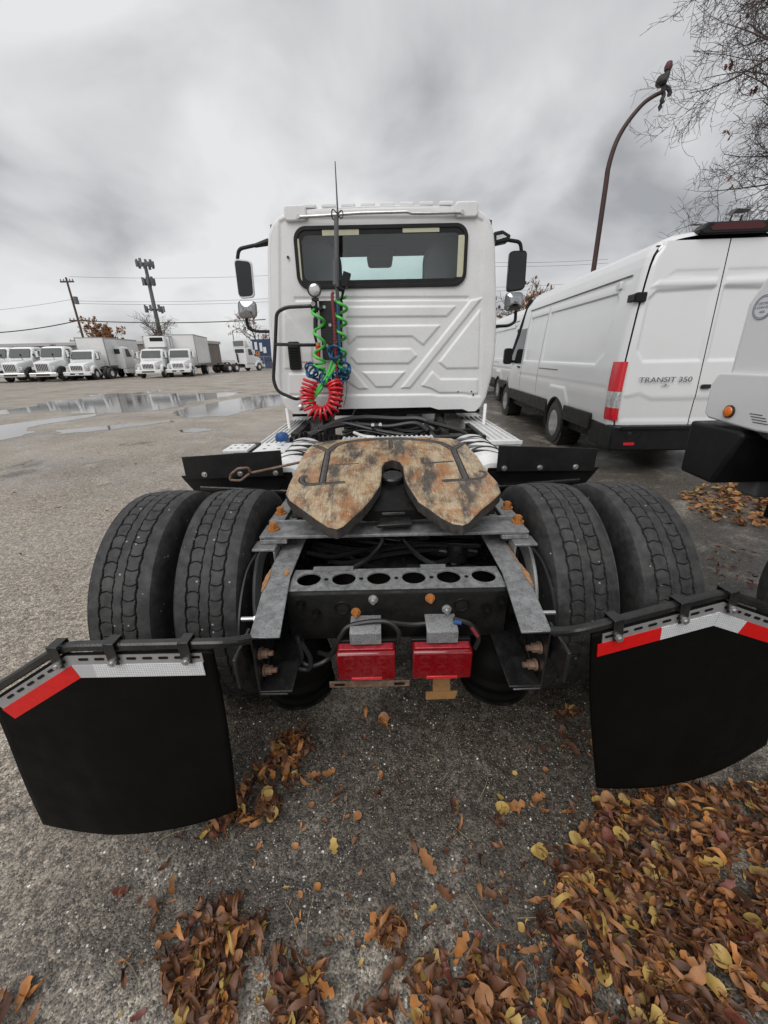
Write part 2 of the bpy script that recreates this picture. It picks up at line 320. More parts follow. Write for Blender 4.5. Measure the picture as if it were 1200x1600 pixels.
def plate_mat():
    m = bpy.data.materials.new('worn_fifth_wheel'); m.use_nodes = True; t = m.node_tree; b = t.nodes['Principled BSDF']; b.inputs['Roughness'].default_value = 0.55
    tcn = t.nodes.new('ShaderNodeTexCoord')
    def noise(s, d=6, sc3=None, ro=0.6):
        x = t.nodes.new('ShaderNodeTexNoise'); x.inputs['Scale'].default_value = s; x.inputs['Detail'].default_value = d; x.inputs['Roughness'].default_value = ro
        if sc3:
            mp = t.nodes.new('ShaderNodeMapping'); mp.inputs['Scale'].default_value = sc3; t.links.new(tcn.outputs['Object'], mp.inputs[0]); t.links.new(mp.outputs[0], x.inputs['Vector'])
        else: t.links.new(tcn.outputs['Object'], x.inputs['Vector'])
        return x.outputs[0]
    def rng(s, a, b_, c=0, d=1):
        x = t.nodes.new('ShaderNodeMapRange'); x.inputs[1].default_value = a; x.inputs[2].default_value = b_; x.inputs[3].default_value = c; x.inputs[4].default_value = d; t.links.new(s, x.inputs[0]); return x.outputs[0]
    def mix(f, a, b_):
        x = t.nodes.new('ShaderNodeMix'); x.data_type = 'RGBA'; t.links.new(f, x.inputs[0])
        for i, q in ((6, a), (7, b_)):
            if isinstance(q, tuple): x.inputs[i].default_value = (*q, 1)
            else: t.links.new(q, x.inputs[i])
        return x.outputs[2]
    c = mix(rng(noise(13, 9), 0.40, 0.62), (0.42, 0.305, 0.165), (0.21, 0.118, 0.05))
    c = mix(rng(noise(9, 10, (14, 1, 1), 0.7), 0.50, 0.66, 0, 0.8), c, (0.52, 0.46, 0.37))      # pale scratches along the truck
    c = mix(rng(noise(60, 5, (5, 1, 1), 0.7), 0.53, 0.66, 0, 0.85), c, (0.16, 0.085, 0.04))
    c = mix(rng(noise(38, 6, (9, 0.8, 1), 0.75), 0.56, 0.62, 0, 0.9), c, (0.62, 0.58, 0.50))
    c = mix(rng(noise(6.5, 9, None, 0.66), 0.49, 0.64, 0, 0.9), c, (0.33, 0.125, 0.028))        # rust
    c = mix(rng(noise(4.0, 9, (2.2, 0.8, 1), 0.68), 0.49, 0.60, 0, 0.94), c, (0.042, 0.034, 0.028))
    c = mix(rng(noise(46, 7, (10, 0.5, 1), 0.75), 0.58, 0.64, 0, 0.75), c, (0.5, 0.47, 0.42))  # grease
    t.links.new(c, b.inputs['Base Color'])
    bp = t.nodes.new('ShaderNodeBump'); bp.inputs['Strength'].default_value = 0.35; bp.inputs['Distance'].default_value = 0.003; t.links.new(noise(90, 6), bp.inputs['Height']); t.links.new(bp.outputs[0], b.inputs['Normal'])
    t.links.new(rng(noise(11, 6), 0.35, 0.65, 0.16, 0.5), b.inputs['Roughness'])
    return m
PLATE = plate_mat()
GREASE = mat('dark_grease', (0.055, 0.05, 0.046), 0.4, var=0.4, vscale=40)
def ground_mat():
    m = bpy.data.materials.new('asphalt'); m.use_nodes = True; t = m.node_tree; b = t.nodes['Principled BSDF']
    tcn = t.nodes.new('ShaderNodeTexCoord'); P = tcn.outputs['Object']; Lk = t.links.new
    def noise(s, d=5, ro=0.55, dist=0):
        x = t.nodes.new('ShaderNodeTexNoise'); x.inputs['Scale'].default_value = s; x.inputs['Detail'].default_value = d; x.inputs['Roughness'].default_value = ro; x.inputs['Distortion'].default_value = dist; Lk(P, x.inputs['Vector']); return x.outputs[0]
    def rng(s, a, b_, c=0, d=1):
        x = t.nodes.new('ShaderNodeMapRange'); x.inputs[1].default_value = a; x.inputs[2].default_value = b_; x.inputs[3].default_value = c; x.inputs[4].default_value = d; Lk(s, x.inputs[0]); return x.outputs[0]
    def math_(op, a, b_):
        x = t.nodes.new('ShaderNodeMath'); x.operation = op
        for i, q in ((0, a), (1, b_)):
            if isinstance(q, (int, float)): x.inputs[i].default_value = q
            else: Lk(q, x.inputs[i])
        return x.outputs[0]
    def mix(f, a, b_):
        x = t.nodes.new('ShaderNodeMix'); x.data_type = 'RGBA'; Lk(f, x.inputs[0])
        for i, q in ((6, a), (7, b_)):
            if isinstance(q, tuple): x.inputs[i].default_value = (*q, 1)
            else: Lk(q, x.inputs[i])
        return x.outputs[2]
    sx_ = t.nodes.new('ShaderNodeSeparateXYZ'); Lk(P, sx_.inputs[0])
    lane = rng(math_('ADD', sx_.outputs[0], math_('MULTIPLY', noise(0.9, 4), 1.2)), -1.1, -0.1, 1, 0)      # worn, dusty lane beside the parking bays
    c = mix(lane, (0.064, 0.053, 0.041), (0.285, 0.243, 0.195))
    c = mix(rng(noise(0.35, 6, 0.6), 0.45, 0.7, 0, 0.5), c, (0.105, 0.094, 0.083))
    c = mix(rng(noise(1.4, 7, 0.62), 0.53, 0.68, 0, 0.8), c, (0.36, 0.32, 0.265))
    c = mix(rng(noise(0.9, 8, 0.7, 0.6), 0.58, 0.66, 0, 0.7), c, (0.045, 0.038, 0.032))
    c = mix(rng(noise(3.2, 7, 0.65), 0.58, 0.74, 0, 0.55), c, (0.29, 0.262, 0.222))
    v = t.nodes.new('ShaderNodeTexVoronoi'); v.inputs['Scale'].default_value = 175; Lk(P, v.inputs['Vector'])
    sp = t.nodes.new('ShaderNodeSeparateColor'); Lk(v.outputs['Color'], sp.inputs[0])
    hs = t.nodes.new('ShaderNodeHueSaturation'); Lk(c, hs.inputs['Color']); Lk(math_('MULTIPLY', rng(sp.outputs[0], 0, 1, 0.30, 1.65), rng(noise(26, 6, 0.75), 0.32, 0.68, 0.62, 1.42)), hs.inputs['Value']); c = hs.outputs[0]
    v2 = t.nodes.new('ShaderNodeTexVoronoi'); v2.inputs['Scale'].default_value = 78; Lk(P, v2.inputs['Vector'])
    sp2 = t.nodes.new('ShaderNodeSeparateColor'); Lk(v2.outputs['Color'], sp2.inputs[0])
    peb = math_('MULTIPLY', math_('LESS_THAN', sp2.outputs[0], 0.20), math_('LESS_THAN', v2.outputs['Distance'], math_('MULTIPLY', sp2.outputs[1], 0.36)))
    c = mix(peb, c, mix(sp2.outputs[2], (0.20, 0.185, 0.165), (0.62, 0.60, 0.56)))
    v4 = t.nodes.new('ShaderNodeTexVoronoi'); v4.inputs['Scale'].default_value = 52; v4.inputs['Randomness'].default_value = 1.0; Lk(P, v4.inputs['Vector'])
    sp4 = t.nodes.new('ShaderNodeSeparateColor'); Lk(v4.outputs['Color'], sp4.inputs[0])
    hs4 = t.nodes.new('ShaderNodeHueSaturation'); Lk(c, hs4.inputs['Color']); Lk(math_('MULTIPLY', rng(sp4.outputs[0], 0, 1, 0.62, 1.42), rng(noise(70, 4, 0.8), 0.3, 0.7, 0.6, 1.4)), hs4.inputs['Value']); c = hs4.outputs[0]
    v3 = t.nodes.new('ShaderNodeTexVoronoi'); v3.inputs['Scale'].default_value = 165; Lk(P, v3.inputs['Vector'])
    sp3 = t.nodes.new('ShaderNodeSeparateColor'); Lk(v3.outputs['Color'], sp3.inputs[0])
    peb3 = math_('MULTIPLY', math_('LESS_THAN', sp3.outputs[0], rng(noise(2.1, 5, 0.6), 0.3, 0.7, 0.12, 0.5)), math_('LESS_THAN', v3.outputs['Distance'], math_('ADD', 0.12, math_('MULTIPLY', sp3.outputs[1], 0.3))))
    c = mix(peb3, c, mix(sp3.outputs[2], (0.15, 0.135, 0.115), (0.42, 0.395, 0.35)))
    Lk(c, b.inputs['Base Color'])
    wet = rng(noise(0.8, 6, 0.6), 0.40, 0.62, 0.32, 0.68); Lk(wet, b.inputs['Roughness'])
    bp = t.nodes.new('ShaderNodeBump'); bp.inputs['Strength'].default_value = 0.7; bp.inputs['Distance'].default_value = 0.0035
    h = math_('ADD', math_('MULTIPLY', v.outputs['Distance'], -0.8), math_('MULTIPLY', noise(300, 3), 0.6)); Lk(h, bp.inputs['Height']); Lk(bp.outputs[0], b.inputs['Normal'])
    return m
ASPHALT = ground_mat()
WATER = mat('puddle_water', (0.07, 0.064, 0.057), 0.07, spec=1.0)
# ================================================================ ground and puddles
gm = MB().add([(-260, -40, 0), (260, -40, 0), (260, 460, 0), (-260, 460, 0)], [(0, 1, 2, 3)])
g = gm.build('ground', ASPHALT, smooth=False); tag(g, 'wet speckled grey asphalt of the truck yard', kind='structure'); g['category'] = 'ground'
def puddle(px, label):
    P = [atz(u, v, 0.004) for u, v in px]; n = len(P); O = []
    for i in range(n):
        a, b = P[i], P[(i+1) % n]; k = max(4, int((b-a).length/0.25)); nrm = Vector((-(b-a).y, (b-a).x, 0)).normalized()
        for j in range(k):
            t = j/k; p = a.lerp(b, t); O.append(p + nrm*(random.uniform(-1, 1)*0.10*min(1.6, p.y/14) + (0.16*math.sin(t*7+i*2.1) + 0.10*math.sin(t*19+i*3.7))*min(1, (b-a).length/4)))
    me = bpy.data.meshes.new('puddle'); bm = bmesh.new(); vs = [bm.verts.new(p) for p in O]; f = bm.faces.new(vs); bmesh.ops.triangulate(bm, faces=[f]); bm.to_mesh(me); bm.free()
    o = fin('puddle', me, Vector((0, 0, 0)), WATER, None, smooth=False); tag(o, label, kind='structure'); o['category'] = 'puddle'
z6 = lambda pts: [(x*0.36667, 560 + y*0.36667) for x, y in pts]
puddle(z6([(-60,238),(0,222),(130,205),(200,184),(400,167),(560,157),(700,151),(850,147),(1010,145),(1000,156),(870,178),(720,214),(500,234),(300,236),(260,222),(130,230),(0,240)]), 'long rain puddle lying before the parked box trucks')
puddle(z6([(730,230),(800,207),(900,191),(1050,165),(1230,150),(1230,194),(1090,216),(970,246),(790,254)]), 'rain puddle reaching behind the white tractor cab')
puddle(z6([(-60,298),(0,286),(150,266),(330,243),(470,230),(345,256),(170,284),(100,302),(150,316),(0,348),(-60,360)]), 'thin forked rain puddle in the lane')
puddle(z6([(760,306),(820,299),(890,297),(905,304),(830,316),(775,317)]), 'small oval rain puddle on the asphalt')
puddle(z6([(370,160),(470,150),(560,148),(640,138),(720,132),(690,140),(560,156),(420,166)]), 'narrow rain puddle close to the box trucks')
puddle(z6([(240,308),(420,290),(600,274),(720,262),(740,269),(560,292),(380,311),(250,322)]), 'faint strip of rain water across the lane')

# ================================================================ the white semi tractor
TR = empty('semi_tractor', (0, 1.7, 0))
tag(TR, 'white day-cab semi tractor seen from behind, with bare fifth wheel and mud flaps', 'truck')
def part(mb, name, m, parent=None, **k): return mb.build(name, m, parent or TR, **k)
AX = 1.7   # rear axle
# ---- tyres (shared mesh)
def tyre_mesh():
    R0, W, rim = 0.505, 0.276, 0.292; n_t = 2000
    side = [(rim, 0.40), (rim+0.02, 0.44), (0.36, 0.492), (0.41, 0.5), (0.455, 0.49), (0.484, 0.465), (0.4965, 0.437)]
    us = np.linspace(-1, 1, 91); tw = 0.425
    th = np.arange(n_t)/n_t*2*np.pi; per = 54; s = th/(2*np.pi)*per
    U, Sx = np.meshgrid(us, s, indexing='ij')
    tri = lambda x: np.abs((x % 1)*2-1)*2-1
    depth = np.zeros_like(U)
    def cut(d, half, dep):
        return dep*(1-sstep(half*0.55, half*1.25, d))
    for sg, ph in ((1, 0.0), (-1, 0.37)):
        g1 = sg*(0.60+0.014*np.clip(tri(Sx+ph)*1.6, -1, 1)); g2 = sg*(0.165+0.013*np.clip(tri(Sx+ph+0.5)*1.6, -1, 1))
        depth = np.maximum(depth, cut(np.abs(U-g1)*W*tw, 0.0034, 0.012))
        depth = np.maximum(depth, cut(np.abs(U-g2)*W*tw, 0.0021, 0.009))
        un = np.clip((U*sg-0.165)/(0.435), 0, 1)
        fr = ((Sx+ph+0.25 - 0.16*np.sin(un*np.pi*1.0)*sg + 0.5) % 1)-0.5
        inside = (U*sg > 0.165) & (U*sg < 0.60)
        depth = np.maximum(depth, np.where(inside, cut(np.abs(fr)*2*np.pi*R0/per, 0.0022, 0.008), 0))
    rr = R0 - 0.010*np.abs(U)**2.6 - depth
    prof_r = [np.full(n_t, r) for r, _ in side] + list(rr) + [np.full(n_t, r) for r, _ in side[::-1]]
    prof_x = [-w_*W for _, w_ in side] + list(us*W*tw) + [w_*W for _, w_ in side[::-1]]
    P = np.zeros((n_t, len(prof_r), 3))
    for k in range(len(prof_r)):
        P[:, k, 0] = prof_x[k]; P[:, k, 1] = prof_r[k]*np.cos(th); P[:, k, 2] = prof_r[k]*np.sin(th)
    return P
TP = tyre_mesh()
tp = TP + np.array([0, AX, 0.505])
def rim_mb(x, sg):
    m = MB(); m.lathe([(0.296, -0.115), (0.30, -0.10), (0.272, -0.09), (0.265, 0.09), (0.30, 0.10), (0.296, 0.115)], (x, AX, 0.505), (1, 0, 0), 40, closed=False)
    m.lathe([(0.26, 0.02*sg), (0.20, 0.06*sg), (0.11, 0.07*sg), (0.10, 0.13*sg), (0.0001, 0.14*sg)], (x, AX, 0.505), (1, 0, 0), 32); return m
tyre0 = None
for k, x in enumerate((-1.082, -0.746, 0.746, 1.082)):
    if tyre0 is None:
        tyre0 = grid_obj('tyre', tp + np.array([x, 0, 0]), TYRE, TR, ang=28, closed_u=True)
        ty = tyre0
    else:
        ty = tyre0.copy(); COL.objects.link(ty); ty.location = Vector((x, AX, 0.505)) - WL[TR.name]; WL[ty.name] = Vector((x, AX, 0.505))
        ty.rotation_euler = (k*0.71, 0, 0)
    rim = rim_mb(x, -1 if x < 0 else 1)
    ro = rim.build('rim', WHITED, TR); ro.parent = ty; ro.location = (0, 0, 0) if k else (Vector((x, AX, 0.505)) - WL[ty.name])
    ro.rotation_euler = (0, 0, 0)
# ---- frame rails : C channels opening inwards
for sg in (-1, 1):
    path = [(0.458, 0.93), (0.500, 1.27), (0.502, 2.2), (0.45, 2.9), (0.43, 3.6), (0.43, 6.6)]
    m = MB(); t = 0.008; top, bot, fl = 0.82, 0.585, 0.095
    prof = [(0, top), (-fl, top), (-fl, top-t), (-t, top-t), (-t, bot+t), (-fl, bot+t), (-fl, bot), (0, bot)]
    vs = []; np_ = len(prof)
    for (x, y) in path:
        for (dx_, z) in prof: vs.append((sg*(x+dx_), y, z))
    fs = [tuple(b_+q for q in qd) for b_ in (0, (len(path)-1)*np_) for qd in ((0, 1, 2, 3), (0, 3, 4, 7), (4, 5, 6, 7))]
    for i in range(len(path)-1):
        for k in range(np_): fs.append((i*np_+k, i*np_+(k+1) % np_, (i+1)*np_+(k+1) % np_, (i+1)*np_+k))
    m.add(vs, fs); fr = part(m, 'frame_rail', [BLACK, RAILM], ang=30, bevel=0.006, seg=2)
    for pf in fr.data.polygons: pf.material_index = 1 if pf.normal.z > 0.9 and pf.center.z > 0.1 else 0  # upward faces paler: scuffs plus the wet paint's sky sheen, put into colour
    # orange rust streak where the paint has gone (flat worn patches), bolts
    rs = MB()
    for (x0, y0, x1, y1, wd) in ((0.488, 1.17, 0.497, 1.33, 0.010),) + (((0.425, 1.28, 0.432, 1.33, 0.012),) if sg < 0 else ((0.49, 1.33, 0.494, 1.5, 0.004),)):
        pts = []
        for k in range(9):
            t_ = k/8; ww = wd*math.sin(math.pi*min(1, t_*0.9+0.06))*random.uniform(0.7, 1.1); pts.append((x0+(x1-x0)*t_, y0+(y1-y0)*t_, ww))
        rs.add([(sg*(x-w_), y, 0.8225) for x, y, w_ in pts] + [(sg*(x+w_), y, 0.8225) for x, y, w_ in pts], [(i, i+1, 10+i, 9+i) for i in range(8)])
    part(rs, 'rust_patch', mat('bare_rust', (0.34, 0.17, 0.07), 0.8, var=0.35, vscale=50), fr, smooth=False)
    for (y, z) in ((1.10, 0.76),):
        b = MB(); b.cyl((sg*0.46, y, z), (sg*0.545, y, z), 0.008, n=10); b.cyl((sg*0.484, y, z), (sg*0.50, y, z), 0.014, n=6); part(b, 'stud', STEEL, fr)
    for (y, z) in ((0.975, 0.72), (0.985, 0.64)):
        b = MB(); b.cyl((sg*0.445, y, z), (sg*0.424, y, z), 0.015, n=6); b.cyl((sg*0.452, y, z), (sg*0.445, y, z), 0.020, n=16); b.cyl((sg*0.43, y, z), (sg*0.408, y, z), 0.009, n=10); part(b, 'bolt', RUSTB, fr)
    # end plate beside the rail that carries the flap hanger
    b = MB(); b.box(min(sg*0.47, sg*0.482), max(sg*0.47, sg*0.482), 0.85, 0.99, 0.70, 0.81); br = part(b, 'hanger_bracket', BLACK, bevel=0.004)
    b = MB(); b.cyl((sg*0.4815, 0.90, 0.74), (sg*0.492, 0.90, 0.74), 0.011, n=8); part(b, 'bolt', STEEL, br)
# ---- rear crossmember with six round holes
def holed_top():
    x0, x1, y0, y1, z = -0.404, 0.404, 1.195, 1.345, 0.806; me = MB(); n = 6; cw = (x1-x0)/n; r = 0.046; K = 24
    for i in range(n):
        cx_ = x0+cw*(i+0.5); cy_ = (y0+y1)/2+0.006; ring = []; rec = []
        for k in range(K):
            a = 2*math.pi*k/K; ring.append((cx_+r*math.cos(a), cy_+r*math.sin(a)))
            dx_, dy_ = math.cos(a), math.sin(a); q = min((cw/2)/abs(dx_) if abs(dx_) > 1e-6 else 9, ((y1-cy_) if dy_ > 0 else (cy_-y0))/abs(dy_) if abs(dy_) > 1e-6 else 9)
            rec.append((cx_+dx_*q, cy_+dy_*q))
        for lev, flip in ((z, False), (z-0.007, True)):
            vs = [(x, y, lev) for x, y in ring] + [(x, y, lev) for x, y in rec]
            me.add(vs, [(k, (k+1) % K, K+(k+1) % K, K+k) for k in range(K)])
            cs = [(cx_-cw/2, y0), (cx_+cw/2, y0), (cx_+cw/2, y1), (cx_-cw/2, y1)]
            for c in cs:   # corner triangles
                ks = sorted(range(K), key=lambda k: (rec[k][0]-c[0])**2 + (rec[k][1]-c[1])**2)[:2]
                me.add([(c[0], c[1], lev), (*rec[ks[0]], lev), (*rec[ks[1]], lev)], [(0, 1, 2)])
        me.add([(x, y, z) for x, y in ring] + [(x, y, z-0.007) for x, y in ring], [(k, (k+1) % K, K+(k+1) % K, K+k) for k in range(K)])
    return me
m = holed_top()
cm = part(m, 'crossmember', RAILM, smooth=False)
m = MB(); prof = [(1.195, 0.806), (1.186, 0.802), (1.180, 0.793), (1.180, 0.60), (1.188, 0.60), (1.188, 0.79), (1.195, 0.798)]
m.prism([(-0.404, y, z) for y, z in prof], (0.808, 0, 0)); part(m, 'web_plate', DARK, cm)
m = MB(); prof = [(1.345, 0.806), (1.353, 0.802), (1.358, 0.79), (1.358, 0.60), (1.350, 0.60), (1.350, 0.79), (1.345, 0.798)]
m.prism([(-0.404, y, z) for y, z in prof], (0.808, 0, 0)); part(m, 'web_plate', DARK, cm)
for u, v, mt in ((583,937,STEEL),(672,935,RUST),(470,945,DARK),(494,958,DARK),(782,937,DARK),(760,950,DARK),(803,952,DARK),(556,957,RUST),(698,952,STEEL)):
    p = at(u, v, 1.175); b = MB(); b.cyl((p.x, 1.1795, p.z), (p.x, 1.163, p.z), 0.013, n=6); b.cyl((p.x, 1.1797, p.z), (p.x, 1.175, p.z), 0.018, n=14); b.cyl((p.x, 1.17, p.z), (p.x, 1.152, p.z), 0.007, n=8); part(b, 'bolt', mt, cm)
for u, v in ((535,950),(721,945)):
    p = at(u, v, 1.1795); b = MB(); b.tube([(p.x+0.026*math.cos(a), 1.1785, p.z+0.026*math.sin(a)) for a in np.linspace(0, 2*math.pi, 24, endpoint=False)], 0.004, 6, closed=True); part(b, 'grommet', DARK, cm)
for k in range(5):
    x = -0.404+0.808/6*(k+1); b = MB(); b.cyl((x, 1.27, 0.8062), (x, 1.27, 0.8085), 0.008, n=10); part(b, 'plug', DARK, cm)
for x0, x1 in ((-0.33, -0.17), (0.1, 0.2)):
    b = MB(); b.box(x0, x1, 1.33, 1.36, 0.807, 0.812); part(b, 'shim_plate', RAILM, cm)
# other crossmembers
for y, z0, z1 in ((2.25, 0.60, 0.80), (3.0, 0.62, 0.80), (3.75, 0.62, 0.80)):
    b = MB(); b.box(-0.41, 0.41, y, y+0.09, z0, z1); part(b, 'crossmember', DARK, bevel=0.006)
# ---- axle, differential, drive shaft
m = MB(); m.cyl((-0.62, AX, 0.505), (0.62, AX, 0.505), 0.085, n=20); m.lathe([(0.09, -0.2), (0.17, -0.15), (0.215, -0.05), (0.22, 0.03), (0.19, 0.10), (0.12, 0.18), (0.08, 0.28)], (0.0, AX, 0.50), (0, 1, 0), 32)
ax = part(m, 'drive_axle', DARK, ang=40)
for k in range(14):
    a = 2*math.pi*k/14; b = MB(); b.cyl((0.205*math.cos(a), AX-0.075, 0.50+0.205*math.sin(a)), (0.205*math.cos(a), AX-0.10, 0.50+0.205*math.sin(a)), 0.011, n=6); part(b, 'bolt', DARK, ax)
m = MB(); m.cyl((0, 1.98, 0.52), (0, 4.2, 0.62), 0.05, n=18); part(m, 'drive_shaft', DARK)
for sg in (-1, 1):
    m = MB(); m.cyl((sg*0.60, AX, 0.505), (sg*0.64, AX, 0.505), 0.21, n=36); part(m, 'brake_drum', DARK)
    # suspension arm, air spring, damper
    m = MB(); m.prism([(sg*0.43-0.05, 1.16, 0.34), (sg*0.43-0.05, 1.5, 0.33), (sg*0.43-0.05, 2.35, 0.52), (sg*0.43-0.05, 2.35, 0.62), (sg*0.43-0.05, 1.5, 0.43), (sg*0.43-0.05, 1.16, 0.375)], (0.10, 0, 0)); part(m, 'suspension_arm', DARK, bevel=0.005)
    c = Vector((sg*0.405, 1.235, 0.0))
    m = MB(); m.lathe([(0.09, 0.335), (0.132, 0.34), (0.135, 0.352), (0.112, 0.358), (0.124, 0.375), (0.132, 0.40), (0.125, 0.425), (0.128, 0.44), (0.135, 0.475), (0.128, 0.505), (0.11, 0.53), (0.10, 0.56), (0.10, 0.59)], c, (0, 0, 1), 40); sp = part(m, 'air_spring', FLAP, ang=25)
    m = MB(); m.lathe([(0.05, 0.0), (0.138, 0.002), (0.14, 0.010), (0.05, 0.012)], c + Vector((0, 0, 0.322)), (0, 0, 1), 40); part(m, 'base_plate', DARK, sp)
    m = MB(); m.cyl((sg*0.525, 1.52, 0.80), (sg*0.535, 1.50, 0.60), 0.026, n=16); m.cyl((sg*0.535, 1.50, 0.62), (sg*0.54, 1.48, 0.36), 0.034, n=16); m.cyl((sg*0.525, 1.52, 0.74), (sg*0.525, 1.52, 0.76), 0.032, n=16); part(m, 'shock_absorber', BLACK)
    m = MB(); m.box(min(sg*0.503, sg*0.60), max(sg*0.503, sg*0.60), 1.43, 1.515, 0.846, 0.858); m.box(min(sg*0.503, sg*0.512), max(sg*0.503, sg*0.512), 1.43, 1.515, 0.76, 0.846); tb = part(m, 'shock_bracket', RAILM, bevel=0.004)
    m = MB(); m.tube(smooth_path([(sg*0.58, 1.45, 0.84), (sg*0.60, 1.34, 0.80), (sg*0.597, 1.2, 0.70), (sg*0.59, 1.12, 0.55), (sg*0.58, 1.12, 0.46)], 6), 0.006, 6); part(m, 'brake_hose', HOSEB)
    # folded plate lying on the lower flange
    m = MB(); m.prism([(sg*0.355, 1.20, 0.597), (sg*0.45, 1.20, 0.597), (sg*0.455, 0.93, 0.597), (sg*0.35, 0.93, 0.597)], (0, 0, 0.008)); part(m, 'flange_plate', BLACK, bevel=0.002)
# ---- fifth wheel mounting plate
m = MB(); m.box(-0.575, 0.575, 1.475, 1.60, 0.882, 0.897); m.box(-0.545, 0.545, 1.60, 1.612, 0.86, 0.915)
mp = part(m, 'mounting_plate', RAILM, bevel=0.004)
for sg in (-1, 1):
    m = MB(); m.prism([(sg*0.575, 1.475, 0.860), (sg*0.46, 1.475, 0.860), (sg*0.46, 2.05, 0.860), (sg*0.56, 2.05, 0.860)], (0, 0, 0.0205)); m.prism([(sg*0.50, 1.613, 0.8975), (sg*0.57, 1.613, 0.8975), (sg*0.555, 2.0, 0.8975), (sg*0.50, 2.0, 0.8975)], (0, 0, 0.012)); part(m, 'side_angle', RAILM, mp, bevel=0.003)
    m = MB(); m.prism([(sg*0.47, 1.63, 0.91), (sg*0.47, 1.83, 0.91), (sg*0.47, 1.76, 1.03), (sg*0.47, 1.70, 1.03)], (sg*-0.06, 0, 0)); part(m, 'pivot_bracket', DARK, mp, bevel=0.006)
for x, y, z in ((-0.531, 1.545, 0.898), (-0.535, 1.70, 0.91), (0.555, 1.57, 0.898), (0.548, 1.71, 0.91)):
    b = MB(); b.cyl((x, y, z-0.002), (x, y, z+0.006), 0.027, n=20); b.cyl((x, y, z+0.006), (x, y, z+0.028), 0.0185, n=6); b.cyl((x, y, z+0.028), (x, y, z+0.032), 0.013, n=10); part(b, 'bolt', RUST, mp, ang=30)
# ---- fifth wheel
PT, PF = Vector((0, 1.25, 1.006)), Vector((0, 2.20, 1.156)); pn = Vector((0, -(PF.z-PT.z), (PF.y-PT.y))).normalized()
pa = lambda u, v: atp(u, v, PT, pn)
outl = [(492,692),(520,687),(560,684),(612,682),(660,682),(705,684),(727,692),(745,710),(762,735),(778,752),(783,768),(770,781),(752,795),(733,815),(724,819),(708,817),(690,808),(672,795),(654,783),(637,757),(633,748),(631,738),(630,728),(624,720),(613,717),(602,720),(597,728),(596,745),(594,757),(580,778),(565,795),(550,808),(536,821),(526,825),(512,822),(495,811),(470,793),(452,780),(446,770),(451,755),(461,735),(470,715),(480,700)]
P3 = [pa(u, v) for u, v in outl]; TH = 0.05
mb = MB(); mb.prism(P3, -pn*TH)
fw = part(mb, 'fifth_wheel', PLATE, ang=40)
def zoom3(pts): return [pa(400+x*0.35, 640+y*0.35) for x, y in pts]
bm = bmesh.new(); bm.from_mesh(fw.data)
bmesh.ops.bevel(bm, geom=[e_ for e_ in bm.edges if e_.calc_face_angle(0) > R(60) and all(((v.co + WL[fw.name]) - PT).dot(pn) > -0.01 for v in e_.verts)], offset=0.014, segments=3, affect='EDGES', profile=0.6)
bmesh.ops.triangulate(bm, faces=[f for f in bm.faces if len(f.verts) > 4]); bm.to_mesh(fw.data); bm.free()
grooves = [([(262,160),(325,186)], .012), ([(325,186),(375,152),(480,136),(600,130),(720,134),(820,148),(880,178)], .0145), ([(880,178),(932,145)], .012), ([(322,186),(308,255),(295,328)], .013), ([(295,329),(240,335),(208,325),(205,305),(228,297)], .011), ([(300,330),(398,324)], .009), ([(882,180),(910,245),(938,310)], .013), ([(938,311),(1000,306),(1024,292),(1020,278),(995,276)], .011), ([(938,312),(830,318)], .010), ([(335,248),(460,240)], .004), ([(745,240),(880,230)], .006), ([(745,240),(740,215)], .006), ([(600,135),(602,172)], .009)]
for pts, r in grooves:
    r *= 1.35
    pp = smooth_path(zoom3(pts), 5) if len(pts) > 2 else zoom3(pts)
    c = MB(); c.tube(pp, r, 10); co = c.build('groove_cut', PLATE, None, smooth=False)
    bo = fw.modifiers.new('b', 'BOOLEAN'); bo.operation = 'DIFFERENCE'; bo.solver = 'EXACT'; bo.object = co
    dg = bpy.context.evaluated_depsgraph_get(); dg.update(); nm = bpy.data.meshes.new_from_object(fw.evaluated_get(dg))
    fw.modifiers.remove(bo)
    if len(nm.polygons) > 40: fw.data = nm
    bpy.data.objects.remove(co)
    gmb = MB(); gmb.tube([p - pn*r*0.62 for p in pp], r*0.9, 8); part(gmb, 'grease_line', GREASE, fw)
fw.data.materials.append(GREASE)
for pf in fw.data.polygons: pf.material_index = 1 if pf.normal.dot(pn) < 0.55 else 0
fw.data.polygons.foreach_set('use_smooth', [True]*len(fw.data.polygons)); fw.data.set_sharp_from_angle(angle=R(30))
# under-ribs, lock jaw, throat and release handle
m = MB()
for sg in (-1, 1):
    m.prism([pa(614+sg*150, 775)-pn*0.06, pa(614+sg*130, 705)-pn*0.06, pa(614+sg*110, 705)-pn*0.13, pa(614+sg*130, 775)-pn*0.13], (-sg*0.02, 0, 0))
m.prism([p - pn*0.067 for p in (pa(520,700), pa(708,697), pa(735,760), pa(660,775), pa(572,778), pa(480,765))], -pn*0.05)
part(m, 'under_frame', DARK, fw)
m = MB(); p0 = pa(613, 735)-pn*0.05
m.lathe([(0.028, -0.05), (0.05, -0.05), (0.056, -0.04), (0.056, 0.012), (0.05, 0.02), (0.03, 0.02)], p0 + Vector((0, 0.02, 0)), pn, 28); part(m, 'lock_jaw', BLACK, fw)
m = MB(); m.prism([pa(u, v)-pn*0.075 for u, v in ((597,752),(632,750),(634,776),(596,778))], -pn*0.014); part(m, 'jaw_plate', GREASE, fw, bevel=0.003)
m = MB(); m.prism([pa(u, v)-pn*0.10 for u, v in ((592,775),(640,773),(646,786),(588,789))], -pn*0.014); part(m, 'jaw_plate', BLACK, fw, bevel=0.003)
